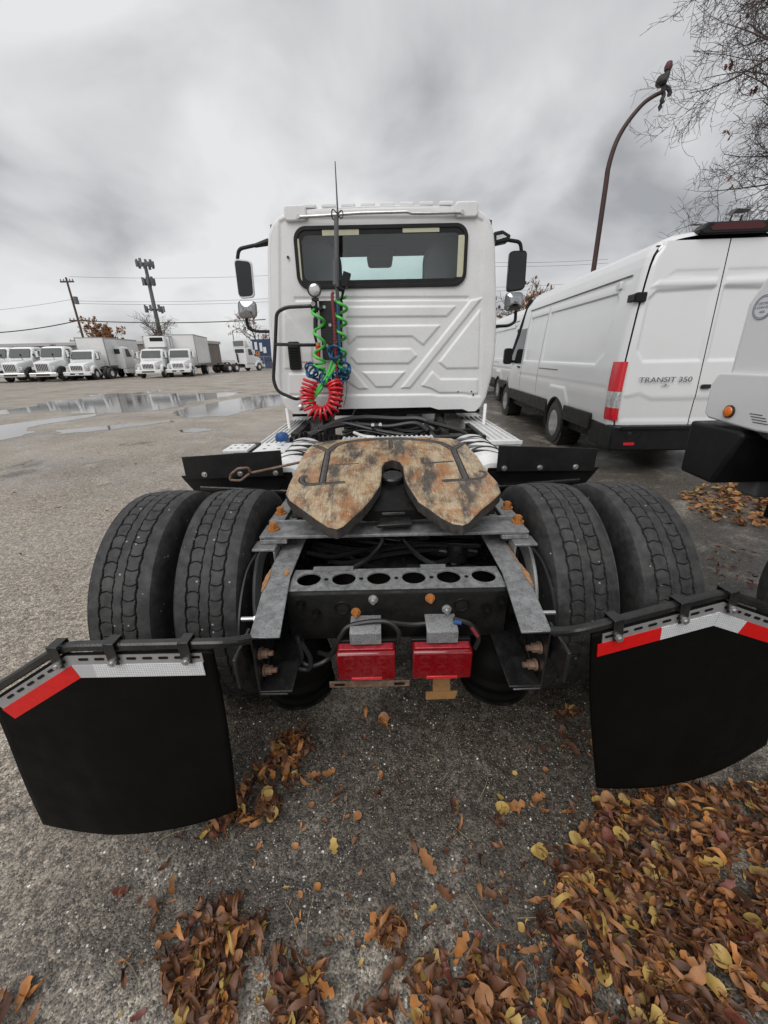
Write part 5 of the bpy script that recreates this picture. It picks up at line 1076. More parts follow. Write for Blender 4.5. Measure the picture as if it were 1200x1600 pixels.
# ================================================================ white cabover truck at the right edge
CT = empty('cabover_truck', (0, 0, 0)); tag(CT, 'white cabover truck with round clean-idle sticker, amber lamp and black bumper', 'truck')
XN = 1.88
prof = [(2.262, 1.46), (2.277, 1.81), (2.235, 1.89), (1.98, 2.33), (1.90, 2.42), (1.78, 2.47), (0.55, 2.50), (0.45, 2.45), (0.42, 1.32), (1.0, 1.30), (1.9, 1.30), (2.2, 1.30), (2.262, 1.34)]
m = MB(); m.prism([(XN+0.012, y, z) for y, z in prof], (2.05, 0, 0)); cb = m.build('cab', WHITE2, CT, bevel=0.035, seg=4)
prof = [(2.30, 1.462), (2.33, 1.40), (2.315, 1.245), (2.28, 1.222), (1.96, 1.20), (1.70, 1.21), (1.55, 1.25), (0.45, 1.25), (0.45, 1.475), (1.9, 1.49), (1.92, 1.478), (2.28, 1.475)]
m = MB(); m.prism([(XN-0.012, y, z) for y, z in prof], (2.10, 0, 0)); m.build('lower_panel', WHITE2, CT, bevel=0.012, seg=3)
p = atx(1140, 643, XN-0.014); m = MB(); m.lathe([(0.034, 0), (0.034, 0.008), (0.029, 0.010)], p, (-1, 0, 0), 24); am = m.build('amber_lamp', BLACK, CT)
m = MB(); m.lathe([(0.029, 0.008), (0.026, 0.016), (0.014, 0.020), (0.001, 0.021)], p, (-1, 0, 0), 24); m.build('lens', AMBER, am)
# round sticker
p = atx(1193, 480, XN+0.0105); ring_ = MB()
ring_.lathe([(0.030, -0.0005), (0.0565, -0.0005), (0.0565, 0.0006), (0.030, 0.0006)], p, (-1, 0, 0), 40); sk_ = ring_.build('round_sticker', mat('sticker_grey', (0.50, 0.52, 0.54), 0.5), CT, smooth=False)
ring_ = MB(); ring_.lathe([(0.0001, -0.0005), (0.047, -0.0005), (0.047, 0.0010), (0.0001, 0.0010)], p, (-1, 0, 0), 40); ring_.build('sticker_face', DECAL, sk_, smooth=False)
for r_ in (0.056, 0.048):
    ring_ = MB(); ring_.tube([(p.x-0.001, p.y+r_*math.cos(a_), p.z+r_*math.sin(a_)) for a_ in np.linspace(0, 2*math.pi, 48, endpoint=False)], 0.0014, 5, closed=True); ring_.build('sticker_ring', PRINTB, sk_)
Ms = lambda o: Matrix.Translation(o) @ Matrix.Rotation(R(-90), 4, 'Z') @ Matrix.Rotation(R(90), 4, 'X')
for txt, dz, s_ in (('CERTIFIED', 0.017, 0.0165), ('CLEAN IDLE', -0.001, 0.0165), ('ARB', -0.022, 0.0165)):
    text_mb(txt, s_, Ms(p + Vector((-0.0013, 0, dz))), 0.0004).build('sticker_print', PRINTB, sk_, smooth=False)
for k in range(4):
    q = atx(1183+k*1.5, 648+k*4.5, XN-0.0125); m = MB(); m.box(q.x-0.0008, q.x, q.y-(0.042 if k else 0.03), q.y+0.042, q.z-0.0022, q.z+0.0022); m.build('small_print', PRINT, CT, smooth=False)
# bumper
bq = [(2.405, 1.19), (2.385, 0.875), (2.13, 0.865), (2.02, 1.168), (2.06, 1.19)]
m = MB(); m.prism([(XN-0.01, y, z) for y, z in bq], (2.10, 0, 0)); m.build('bumper', BLACKP, CT, bevel=0.02, seg=3)
m = MB(); m.prism([(XN+0.30, 2.28, 0.93), (XN+0.30, 2.17, 0.93), (XN+0.30, 2.15, 0.76), (XN+0.30, 2.29, 0.76)], (0.14, 0, 0)); m.build('washer_tank', GREYBOX, CT, bevel=0.02)
m = MB(); m.box(XN+0.45, XN+1.6, -1.0, 2.2, 0.62, 1.0); m.build('chassis', DARK, CT)
m = MB(); m.prism([(XN+0.04, 2.02, 1.19), (XN+0.04, 1.80, 1.12), (XN+0.04, 0.7, 1.12), (XN+0.04, 0.7, 1.24), (XN+0.04, 2.02, 1.24)], (2.0, 0, 0)); m.build('wheel_housing', BLACK, CT)
for sg, x in ((-1, XN+0.17), (1, XN+1.92)):
    t_ = MB(); t_.lathe([(0.29, -0.11), (0.40, -0.14), (0.48, -0.125), (0.505, -0.10), (0.505, 0.10), (0.48, 0.125), (0.40, 0.14), (0.29, 0.11)], (x, 1.24, 0.505), (1, 0, 0), 64, closed=True); wh = t_.build('wheel', TYRE, CT)
    t_ = MB(); t_.lathe([(0.30, sg*0.11), (0.27, sg*0.03), (0.12, sg*0.05), (0.10, sg*0.12), (0.001, sg*0.125)], (x, 1.24, 0.505), (1, 0, 0), 32); t_.build('rim', WHITED, wh)
m = MB(); m.box(XN+0.1, XN+1.95, 2.279, 2.283, 1.50, 1.80); m.build('front_panel', WHITE2, CT)
m = MB(); m.prism([(XN+0.15, 2.222, 1.94), (XN+1.9, 2.222, 1.94), (XN+1.9, 2.02, 2.29), (XN+0.15, 2.02, 2.29)], (0, 0.012, 0.006)); m.build('windscreen', GLASSD, CT, smooth=False)
CT.location = (0, 0, 0)

# ================================================================ street lamp with broken head
m = MB(); y = 14.0
pts = [(6.72, y, 0), (6.72, y, 3)] + [tuple(at(u, v, y)) for u, v in ((945,300),(951,260),(963,222),(980,192),(1003,164),(1020,151),(1034,144))]
LP = empty('street_lamp', (6.72, y, 0)); tag(LP, 'tall rust-brown street lamp with curved arm and broken head above the van', 'street lamp')
sp_ = smooth_path(pts[1:], 6); P_ = [Vector(pts[0])] + sp_; m.tube(P_, [0.075 - 0.028*i/(len(P_)-1) for i in range(len(P_))], 12); m.build('post', BROWNPOLE, LP)
m = MB(); m.cyl((6.72, y, 0.01), (6.72, y, 0.3), 0.25, 0.2, n=16); m.build('base', BROWNPOLE, LP)
hp = at(1036, 143, y)
def blob(pts_, r_, nm, mt):
    mm = MB(); mm.tube(smooth_path([at(u, v, y) for u, v in pts_], 5), r_, 8); mm.build(nm, mt, LP)
HEAD = mat('broken_lamp_metal', (0.03, 0.03, 0.032), 0.6, var=0.3)
def rad(n, a, b, c): return [a+(b-a)*i/(n/2) if i < n/2 else b+(c-b)*(i-n/2)/(n/2) for i in range(n)]
m = MB(); q = smooth_path([at(u, v, y) for u, v in ((1031,136),(1034,127),(1041,118),(1045,106),(1044,100))], 5); m.tube(q, [0.05, 0.10, 0.13, 0.14, 0.15, 0.15, 0.14, 0.13, 0.12, 0.10, 0.09, 0.08, 0.07, 0.06, 0.06, 0.05, 0.05, 0.05, 0.05, 0.06, 0.06][:len(q)], 8); m.build('broken_head', HEAD, LP)
m = MB(); m.lathe([(0.01, -0.12), (0.08, -0.08), (0.10, 0.0), (0.07, 0.09), (0.01, 0.12)], at(1044.5, 104, y), (0.1, 0, 1), 10); m.build('photocell', mat('maroon_cap', (0.10, 0.03, 0.035), 0.6), LP)
blob([(1033,144),(1037,141),(1036,132),(1037,124)], 0.055, 'lamp_neck', HEAD); blob([(1036,143),(1037,150),(1034,156),(1036,162)], 0.05, 'dangling_cable', HEAD); blob([(1030,122),(1029,130),(1030,137)], 0.045, 'bracket_arm', HEAD); blob([(1038,135),(1044,138),(1047,146),(1044,148)], 0.05, 'bracket_arm', HEAD)
m = MB(); q = at(1031.5, 167, y); m.add([q+Vector((-.07,0,0)), q+Vector((.07,0,0)), q+Vector((0.02,0.05,.12)), q+Vector((0,0.02,-.1))], [(0,1,2),(0,1,3),(0,2,3),(1,2,3)]); m.build('cable_end', HEAD, LP)

# ================================================================ trees
def leaf_poly(kind='long', L_=0.085, W_=0.03, fold=0.5, bend=0.4, twist=0.0, seed=0):
    rr = random.Random(seed); n = 7; vs = []; fs = []; ipc = rr.uniform(-0.9, 0.9) if kind == 'long' else 0
    for i in range(n+1):
        t_ = i/n; a_ = bend*(t_-0.5); y_ = (math.sin(a_*2)/2/bend if abs(bend) > 0.05 else t_-0.5)*L_; z_ = (1-math.cos(a_*2))/2/max(0.05, abs(bend))*L_*(1 if bend > 0 else -1)
        if kind == 'long': wv = W_*math.sin(math.pi*min(1, t_*0.97+0.03))**0.8*(1-0.25*t_)
        elif kind == 'round': wv = W_*math.sin(math.pi*(t_*0.96+0.02))**0.55
        else: wv = W_*(0.35+0.65*abs(math.sin(t_*math.pi*2.6+0.4)))*math.sin(math.pi*(t_*0.97+0.02))**0.4
        f1 = fold*(1+0.45*math.sin(t_*6+seed)); tw_ = twist*(t_-0.5)
        wv *= (1+0.22*math.sin(t_*11+seed*2.3)) if kind == 'long' else 1
        for sgn in (-1, 0, 1):
            xx = sgn*wv*math.cos(f1)*(1+rr.uniform(-.08, .08)); zz2 = abs(sgn)*wv*math.sin(f1)+rr.uniform(-.04, .04)*W_
            vs.append((xx*math.cos(tw_)-zz2*math.sin(tw_)+ipc*(t_-0.5)**2*L_, y_, z_+xx*math.sin(tw_)+zz2*math.cos(tw_)))
    for i in range(n):
        for k in range(2): fs.append((i*3+k, i*3+k+1, (i+1)*3+k+1, (i+1)*3+k))
    # stalk
    b = len(vs); x0, y0, z0 = vs[1]; vs += [(x0-0.0012, y0, z0), (x0+0.0012, y0, z0), (x0+rr.uniform(-.004, .004), y0-0.022, z0+rr.uniform(-.003, .006))]; fs.append((b, b+1, b+2))
    return vs, fs
def bare_tree(name, base, height, spread, seed, levels, label, group=None, lean=(0, 0), thick=0.16, leafy=0, leafmat=None, toward=None, leafsz=0.12, n1=9, minr=0.006, sub=(4, 5, 4), merge=False, thin=0):
    rr = random.Random(seed); rq = random.Random(seed+1); T_ = empty(name, base); tag(T_, label, 'tree', group); base = Vector(base)
    tr = MB(); tw = MB(); tips = []
    def branch(p, d, ln, r, lv, mb_):
        n_ = 5 if lv < 2 else (4 if lv < 3 else 3); pts = [p]; dd = d.normalized(); rs = [r]
        for i in range(n_):
            j = Vector((rr.gauss(0, 1), rr.gauss(0, 1), rr.gauss(0, 1)))*(0.16+0.05*lv); dd = (dd + j*0.55 + Vector((0, 0, 0.05 if lv < 3 else -0.02))).normalized(); pts.append(pts[-1] + dd*ln/n_); rs.append(max(minr*0.75, r*(1-0.62*(i+1)/n_)))
        if not (thin and lv >= levels and rq.random() < thin): (tr if lv < 2 else tw).tube(pts, rs, 7 if lv < 2 else (5 if lv < 3 else 3), caps=False)
        if lv >= levels: tips.append((pts[-1], dd)); return
        k = n1 if lv == 0 else sub[min(lv-1, len(sub)-1)]
        for q in range(k):
            t_ = (0.42 if lv == 0 else 0.22) + (0.58 if lv == 0 else 0.78)*(q+rr.random()*0.7)/k; f_ = t_*n_; i = min(n_-1, int(f_)); pp = pts[i].lerp(pts[i+1], f_-i); ax = (pts[i+1]-pts[i]).normalized()
            side_ = ax.orthogonal().normalized(); side_.rotate(Matrix.Rotation(rr.uniform(0, 6.283), 3, ax)); ang_ = R(rr.uniform(35, 65)); nd_ = ax*math.cos(ang_) + side_*math.sin(ang_)
            if lv == 0: nd_ = Vector((nd_.x*spread, nd_.y*spread, nd_.z+0.25))
            if toward and lv < 2: nd_ = nd_ + Vector(toward)*rr.random()
            branch(pp, nd_, ln*rr.uniform(0.45, 0.68)*(0.9 if lv else 0.85), max(minr, rs[i]*0.55), lv+1, mb_)
    branch(base + Vector((0, 0, 0.0)), Vector((lean[0], lean[1], 1)), height, thick, 0, None)
    tr.build('trunk', BARK, T_, ang=60, recalc=False); tw.build('crown', TWIG, T_, ang=60, recalc=False)
    mm = MB()
    for k in range(leafy):
        p, d = rr.choice(tips)
        if not merge: mm = MB()
        for q in range(rr.randint(1, 4)):
            vs, fs = leaf_poly('star', leafsz, leafsz*0.42, 0.35, 0.5, 0.3, k*7+q); Mx = Matrix.Translation(p + Vector((rr.uniform(-1, 1), rr.uniform(-1, 1), rr.uniform(-1.5, 0)))*leafsz*0.7) @ Matrix.Rotation(rr.uniform(0, 6.28), 4, 'Z') @ Matrix.Rotation(rr.uniform(0.6, 2.4), 4, 'X')
            mm.add([Mx @ Vector(v) for v in vs], fs)
        if not merge: mm.build('leaf_cluster', leafmat[k % len(leafmat)] if isinstance(leafmat, list) else leafmat, T_, recalc=False)
    if merge and leafy: mm.build('foliage', leafmat, T_, recalc=False)['kind'] = 'stuff'
    return T_
big = bare_tree('bare_tree', (9.9, 8.6, 0), 7.6, 1.5, 21, 5, 'bare leafless tree over the van with a few dried red leaves', None, (-0.02, 0), 0.17, 26, [LEAFM[5], LEAFM[5], LEAFM[0]], (-0.8, -0.1, 0.0), 0.13, 13, 0.0048, (6, 6, 5, 4), thin=0.15)
bt = lambda px, Y, h, seed, lab, leafy=0, thick=0.16: bare_tree('background_tree', (at(px, 560, Y).x, Y, 0), h, 1.1, seed, 3, lab, 'bare trees beyond the yard', (0, 0), thick, leafy, LEAFM[2], None, 0.34, 8, 0.022, (6, 6), True)
bt(190, 70, 5.6, 5, 'rusty-leaved tree behind the reefer truck', 420, 0.2)
bt(248, 74, 6.6, 9, 'bare tree behind the cell tower foot', 0, 0.2)
bt(265, 66, 5.6, 12, 'low bare tree beside the cell tower', 0, 0.18)
bt(404, 72, 6.6, 15, 'bare tree rising behind the blue container', 60, 0.2)
bt(806, 40, 5.4, 18, 'brownish bare tree beyond the far van', 90, 0.16)
bt(829, 44, 5.2, 20, 'bare tree showing between van roof and mirror', 70, 0.16)
# ================================================================ utility poles, tower, wires
def pole(px, vb, vt, Y, label, arms, r=0.17):
    b = at(px, vb, Y); t_ = at(px, vt, Y); x = b.x; zt = t_.z
    U = empty('utility_pole', (x, Y, 0)); tag(U, label, 'utility pole', 'wooden utility poles along the street')
    m = MB(); m.cyl((x, Y, 0), (x, Y, zt), r, r*0.7, n=10); m.build('post', WOODP, U)
    for (dz, hl) in arms:
        m = MB(); m.box(x-hl, x+hl, Y-0.09, Y+0.09, zt-dz-0.09, zt-dz+0.09); ar = m.build('crossarm', WOODP, U)
        for k in (-0.9, -0.45, 0.45, 0.9):
            m = MB(); m.cyl((x+hl*k, Y, zt-dz+0.09), (x+hl*k, Y, zt-dz+0.32), 0.06, n=6); m.build('insulator', GREYT, ar)
    return U, x, zt
U1, x1, zt1 = pole(122, 500, 433, 60, 'tall wooden utility pole with transformer before the trucks', [(0.5, 0.9), (5.2, 1.2)])
m = MB(); m.lathe([(0.05, 0), (0.28, 0.02), (0.28, 0.9), (0.05, 0.95)], (x1+0.5, 60, zt1-3.2), (0, 0, 1), 14); m.build('transformer', GREYT, U1)
pole(147, 530, 509, 75, 'short distant utility pole with two crossarms', [(0.4, 1.3), (1.2, 1.1), (2.0, 0.9)], 0.18)
pole(124, 540, 530, 85, 'low distant utility pole near the box truck roof', [(0.3, 1.6)], 0.16)
pole(84, 545, 538, 88, 'very small distant pole above the tan building', [(0.3, 0.6)], 0.14)
# cell tower
TX = at(240, 475, 80).x; CTW = empty('cell_tower', (TX, 80, 0)); tag(CTW, 'grey cell tower with three rings of panel antennas', 'cell tower')
m = MB(); m.cyl((TX, 80, 0), (TX, 80, 17.3), 0.46, 0.27, n=16); m.build('mast', GREYT, CTW)
for z, r_, n_, h_ in ((17.3, 1.35, 10, 1.3), (14.6, 0.95, 8, 1.4), (10.2, 1.55, 7, 1.4)):
    m = MB(); m.tube([(TX+r_*0.8*math.cos(a_), 80+r_*0.8*math.sin(a_), z) for a_ in np.linspace(0, 6.283, 12, endpoint=False)], 0.07, 6, closed=True)
    for k in range(6): a_ = k*math.pi/3; m.tube([(TX, 80, z), (TX+r_*0.8*math.cos(a_), 80+r_*0.8*math.sin(a_), z)], 0.06, 5)
    rg = m.build('antenna_ring', GREYT, CTW)
    for k in range(n_):
        a_ = 2*math.pi*k/n_+0.3; m = MB(); m.obox((TX+r_*math.cos(a_), 80+r_*math.sin(a_), z+0.1), (math.cos(a_), math.sin(a_), 0), (-math.sin(a_), math.cos(a_), 0), (0, 0, 1), 0.12, 0.2, h_/2*(0.7+0.3*((k*37) % 5)/4)); m.build('panel_antenna', GREYT, rg, bevel=0.03)
# overhead wires
def wire(a, b, sag, r, label):
    a, b = Vector(a), Vector(b); m = MB(); m.tube([a.lerp(b, t_) - Vector((0, 0, sag*4*t_*(1-t_))) for t_ in np.linspace(0, 1, 24)], r, 5); o = m.build('overhead_wire', HOSEB, None); tag(o, label, 'wire', 'overhead wires across the street')
wire((x1, 60, zt1-5.2), at(415, 499, 62), 0.35, 0.065, 'thick dark cable running from the pole to behind the cab')
wire((x1, 60, zt1-5.2), at(-60, 522, 58), 0.4, 0.065, 'thick dark cable sloping down from the pole away from the tower')
for v1, v2, lb in ((432, 436, 'topmost thin wire strung from the tall pole'), (470, 472, 'middle thin wire strung from the tall pole'), (474, 477, 'lower thin wire strung from the tall pole')):
    wire((x1+0.5, 60, at(122, v1, 60).z), at(430, v2-6, 62), 0.25, 0.018, lb + ' to behind the cab')
wire(at(-60, 489, 60), (x1, 60, zt1-2.6), 0.2, 0.018, 'thin wire reaching the tall pole from the yard corner')
for k, (v1, v2) in enumerate(((410, 413), (416, 419), (449, 446), (455, 452))):
    wire(at(760, v1, 55), at(950, v2-8, 55), 0.15, 0.015, 'thin wire %s the mirror of the white tractor' % ('just above', 'level with the top of', 'crossing the middle of', 'passing the foot of')[k])

# ================================================================ parked trucks across the yard
GR = 'white trucks parked across the yard'
def wheel_bg(T_, x, y, r=0.5, w_=0.28, hub=True, sg=1):
    m = MB(); m.lathe([(r*0.5, -w_/2), (r*0.9, -w_/2), (r, -w_*0.35), (r, w_*0.35), (r*0.9, w_/2), (r*0.5, w_/2)], (x, y, r), (1, 0, 0), 24, closed=True); wv = m.build('wheel', TYRE, T_)
    m = MB(); m.lathe([(r*0.56, sg*w_*0.46), (r*0.5, sg*w_*0.2), (r*0.25, sg*w_*0.25), (r*0.2, sg*w_*0.5), (0.001, sg*w_*0.52)], (x, y, r), (1, 0, 0), 20); m.build('rim', WHITED, wv)
def loft(T_, st, nm, mt, p=0.35, zb=None, n=15):
    """stations (y, half width, z bottom, z top)"""
    m = MB(); vs = []
    for (y, hw, z0, z1) in st:
        for a_ in np.linspace(0, 2*math.pi, n*2, endpoint=False):
            c_, s_ = math.cos(a_), math.sin(a_); vs.append((hw*math.copysign(abs(c_)**p, c_), y, (z0+z1)/2+(z1-z0)/2*math.copysign(abs(s_)**p, s_)))
    q = n*2; m.add(vs, [(i*q+k, i*q+(k+1) % q, (i+1)*q+(k+1) % q, (i+1)*q+k) for i in range(len(st)-1) for k in range(q)] + [tuple(range(q)), tuple(range((len(st)-1)*q, len(st)*q))])
    return m.build(nm, mt, T_, ang=45)
def conv_truck(loc, rz, label, kind='medium', box=None, reefer=False, sleeper=False, black_fender=False, sign=False, rear_axles=(-5.5,), chassis=True):
    """front bumper at y=0 facing +y"""
    T_ = empty('parked_truck', (0, 0, 0)); tag(T_, label, 'truck', GR)
    hl = 1.25 if kind == 'medium' else 1.65; ch = 2.62 if kind == 'medium' else 2.95; hh = 1.62 if kind == 'medium' else 1.85; cl = 1.6
    hb = loft(T_, [(-0.10, 0.62, 0.75, hh-0.30), (-0.22, 0.72, 0.72, hh-0.20), (-hl*0.6, 0.84, 0.72, hh-0.06), (-hl-0.05, 0.95, 0.72, hh+0.08)], 'bonnet', WHITE2, 0.3)
    cab_ = loft(T_, [(-hl, 1.0, 0.85, hh+0.1), (-hl-0.22, 1.03, 0.85, hh+0.55), (-hl-0.55, 1.02, 0.85, ch-0.06), (-hl-0.9, 1.02, 0.85, ch), (-hl-cl, 1.02, 0.85, ch-0.03)], 'cab', WHITE2, 0.22)
    m = MB(); m.prism([(-0.86, -hl+0.02, hh+0.20), (0.86, -hl+0.02, hh+0.20), (0.82, -hl-0.38, ch-0.20), (-0.82, -hl-0.38, ch-0.20)], (0, 0.05, 0.03)); m.build('windscreen', GLASSBG, cab_, smooth=False)
    if sign:
        m = MB(); m.box(-0.3, 0.1, -hl-0.06, -hl-0.04, hh+0.30, hh+0.42); m.build('window_tag', LEAFM[4], cab_)
    m = MB(); m.rbox((0, -0.09, (0.80+hh-0.32)/2), 0.95 if kind == 'medium' else 1.05, 0.06, hh-0.32-0.80, 0.12); gl = m.build('grille', CHROME, T_, bevel=0.01)
    for k in range(7):
        x = -0.4+0.8*k/6; m = MB(); m.box(x-0.035, x+0.035, -0.058, -0.05, 0.90, hh-0.40); m.build('grille_slot', DARK, gl)
    for sg in (-1, 1):
        m = MB(); m.rbox((sg*0.76, -0.24, 1.12), 0.34, 0.12, 0.24, 0.07); m.build('headlight', CLEARLENS, T_, bevel=0.02)
        fm = MB(); yc = -1.05; fm.tube([(sg*0.98, yc+0.62*math.cos(a_), 0.5+0.62*math.sin(a_)) for a_ in np.linspace(0.15, math.pi-0.1, 14)], 0.17, 8); fm.build('fender', BLACKP if black_fender else WHITE2, T_)
        wheel_bg(T_, sg*0.98, yc, sg=sg)
        m = MB(); m.prism([(sg*1.03, -hl-0.30, hh+0.12), (sg*1.03, -hl-1.12, hh+0.12), (sg*1.03, -hl-1.12, ch-0.26), (sg*1.03, -hl-0.62, ch-0.26)], (sg*0.012, 0, 0)); m.build('side_window', GLASSD, cab_, smooth=False)
        m = MB(); m.rbox((sg*1.28, -hl-0.30, hh+0.45), 0.16, 0.12, 0.52, 0.04); m.tube([(sg*1.0, -hl-0.3, hh+0.2), (sg*1.25, -hl-0.3, hh+0.22)], 0.025, 6); m.tube([(sg*1.0, -hl-0.4, hh+0.75), (sg*1.25, -hl-0.3, hh+0.72)], 0.025, 6); m.build('mirror', WHITE2, T_, bevel=0.02)
        m = MB(); m.box(min(sg*0.72, sg*1.05), max(sg*0.72, sg*1.05), -hl-cl-0.1, -hl-0.25, 0.42, 0.84); m.build('step', WHITED if not black_fender else BLACKP, T_, bevel=0.02)
        if kind != 'medium':
            m = MB(); m.tube([(sg*0.7, -0.9, hh-0.02), (sg*0.78, -0.7, hh+0.30)], 0.02, 5); m.rbox((sg*0.78, -0.7, hh+0.38), 0.10, 0.06, 0.18, 0.03); m.build('hood_mirror', BLACKP, T_)
    m = MB(); m.rbox((0, 0.0, 0.60), 2.25, 0.22, 0.34, 0.08); bm_ = m.build('front_bumper', WHITED if not black_fender else CHROME, T_, bevel=0.05)
    m = MB(); m.box(-0.55, 0.55, 0.1105, 0.115, 0.52, 0.64); m.build('bumper_slot', DARK, bm_)
    if kind == 'medium' and not reefer:
        m = MB(); m.box(-0.16, 0.16, 0.116, 0.122, 0.50, 0.62); m.build('number_plate', DECAL, bm_)
    yend = -hl-cl-0.2
    m = MB(); L_ = box[1] if box else rear_axles[-1]-0.9
    m.box(-0.43, 0.43, L_, -0.8, 0.65, 0.92); m.build('chassis', DARK, T_)
    if box:
        y0, y1, zt = box
        m = MB(); m.box(-1.25, 1.25, y1, y0, 1.10, zt); bx = m.build('cargo_box', WHITE, T_, bevel=0.03)
        m = MB()
        for sg in (-1, 1): m.box(min(sg*1.252, sg*1.262), max(sg*1.252, sg*1.262), y1, y0, 1.06, 1.2)
        m.build('lower_rail', GREYBOX, bx)
        m = MB()
        for sg in (-1, 1): m.box(min(sg*1.19, sg*1.265), max(sg*1.19, sg*1.265), y0-0.10, y0+0.012, 1.08, zt+0.015)
        m.box(-1.265, 1.265, y0-0.1, y0+0.012, zt-0.06, zt+0.02); m.build('corner_trim', GALV, bx)
        for sg in (-1, 1):
            m = MB(); m.box(min(sg*1.25, sg*1.266), max(sg*1.25, sg*1.266), y1, y0-0.1, zt-0.10, zt+0.012); m.build('top_rail', GALV, bx)
            for k in range(1, 5):
                yy = y0+(y1-y0)*k/5; m = MB(); m.box(min(sg*1.25, sg*1.254), max(sg*1.25, sg*1.254), yy-0.012, yy+0.012, 1.2, zt-0.1); m.build('panel_joint', WHITED, bx)
        if reefer:
            m = MB(); m.rbox((0, y0+0.28, zt-0.55), 1.9, 0.55, 1.0, 0.12); ru = m.build('cooling_unit', WHITE2, T_, bevel=0.05)
            m = MB(); m.box(-0.8, 0.4, y0+0.556, y0+0.562, zt-0.5, zt-0.15); m.build('unit_grille', BLACKP, ru)
    if sleeper:
        loft(T_, [(-hl-0.75, 0.9, ch-0.1, ch+0.12), (-hl-1.1, 0.98, ch-0.1, ch+0.75), (-hl-cl, 1.0, ch-0.1, ch+0.85)], 'roof_fairing', WHITE2, 0.25)
        m = MB(); m.box(-0.85, 0.85, -hl-cl-0.012, -hl-cl-0.004, ch+0.08, ch+0.72); m.build('fairing_back', GREYBOX, T_)
    if not box:
        m = MB(); m.rbox((0, -hl-cl-0.01, ch-0.48), 1.5, 0.02, 0.46, 0.1); m.build('rear_window', GLASSD, cab_)
        m = MB(); m.prism([(-0.45, L_+0.9, 1.05), (0.45, L_+0.9, 1.05), (0.45, L_+1.7, 1.12), (-0.45, L_+1.7, 1.12)], (0, 0, 0.06)); m.build('fifth_wheel', DARK, T_, bevel=0.01)
        m = MB(); m.tube([(-0.35, -hl-cl-0.1, 1.1), (-0.4, -hl-cl-0.15, 2.2)], 0.09, 6); m.build('air_hoses', DARK, T_)
    for ya in rear_axles:
        for sg in (-1, 1):
            wheel_bg(T_, sg*1.08, ya, sg=sg); wheel_bg(T_, sg*0.74, ya, sg=sg)
            if not box:
                m = MB(); m.tube([(sg*0.92, ya+0.58*math.cos(a_), 0.5+0.58*math.sin(a_)) for a_ in np.linspace(0.5, 1.2, 6)], 0.12, 6); m.build('quarter_fender', BLACKP, T_)
    T_.location = loc; T_.rotation_euler = (0, 0, rz); return T_
def gl_(px, v): p = atz(px, v, 0); return Vector((CAM.x+(p.x-CAM.x)*1.17, p.y*1.17, 0))
FACE = R(180+6)
DY = lambda v: atz(300, v, 0).y
conv_truck(gl_(-14, 604), FACE, 'white day-cab tractor with black fenders, last of the row beyond two others like it', 'heavy', None, False, False, True, rear_axles=(-5.2, -6.4))
conv_truck(gl_(24, 603), FACE, 'white day-cab tractor with black fenders, between two others like it', 'heavy', None, False, False, True, rear_axles=(-5.2, -6.4))
conv_truck(gl_(74, 602), FACE, 'white day-cab tractor with black fenders, beside the low-nosed box truck', 'heavy', None, False, False, True, rear_axles=(-5.2, -6.4))
conv_truck(gl_(126, 600), R(180+8), 'white box truck with body-colour fenders in front of the tall wooden pole', 'medium', (-3.4, -10.6, 3.7), rear_axles=(-8.0,))
conv_truck(gl_(236, 596), R(180+8), 'white refrigerated box truck with cooling unit and yellow windscreen tag', 'medium', (-3.5, -9.5, 3.8), True, sign=True, rear_axles=(-7.4,))
conv_truck(gl_(282, 594), R(180+12), 'white box truck with grey bumper beside the refrigerated truck', 'medium', (-3.3, -10.2, 3.95), rear_axles=(-7.6,))
conv_truck(Vector((-26.9, 45.0, 0)), R(1), 'white tractor turned away, its bare black chassis toward the puddle', 'heavy', None, rear_axles=(-6.0,))
conv_truck(Vector((-17.0, 57.0, 0)), R(-24), 'white tractor with tall roof fairing turned away at the row end', 'heavy', None, False, True, rear_axles=(-5.4, -6.6))
# long low building, container, fence, far lamp
LB = empty('warehouse', (-62, 96, 0)); tag(LB, 'long low tan warehouse with pale roof edge behind the trucks', 'building')
m = MB(); m.box(-120, -40, 92, 104, 0, 4.9); m.build('wall', WALLB, LB)
m = MB(); m.box(-120.3, -39.7, 91.7, 104.3, 4.9, 5.5); m.build('roof', mat('pale_roof', (0.42, 0.42, 0.42), 0.7), LB)
for k in range(12):
    m = MB(); m.box(-116+6.2*k, -112.5+6.2*k, 91.9, 91.98, 0.2, 3.0); m.build('roller_door', mat('grey_door', (0.28, 0.27, 0.26), 0.6) if k == 0 else bpy.data.materials['grey_door'], LB)
c0 = at(397, 560, 64); c0.x += 0.0; c1 = at(428, 560, 64); zt_ = at(405, 530, 64).z
BC = empty('shipping_container', ((c0.x+c1.x)/2, 64, 0)); tag(BC, 'blue shipping container with white lettering behind the chain-link fence', 'container')
m = MB(); m.box(c0.x, c0.x+6.1, 64, 66.4, 1.30, zt_); bx = m.build('container_box', BLUEC, BC)
m = MB(); m.box(c0.x+0.1, c0.x+6.0, 64.1, 66.3, 0.0, 1.30); m.build('container_stack', BLUEC, BC)
for k in range(16):
    m = MB(); m.box(c0.x+0.2+k*0.37, c0.x+0.36+k*0.37, 63.95, 64.0, 1.4, zt_-0.1); m.build('corrugation', BLUEC, BC)
for (a_, b_, z0, z1, mt) in ((0.35, 0.75, 2.3, 3.2, DECAL), (1.1, 1.5, 2.1, 3.1, DECAL), (1.6, 2.05, 1.9, 2.6, DECAL), (0.4, 1.0, 1.6, 2.1, LEAFM[3])):
    m = MB(); m.box(c0.x+a_, c0.x+b_, 63.93, 63.945, z0*1.2, z1*1.2); m.build('lettering_patch', mt, BC)
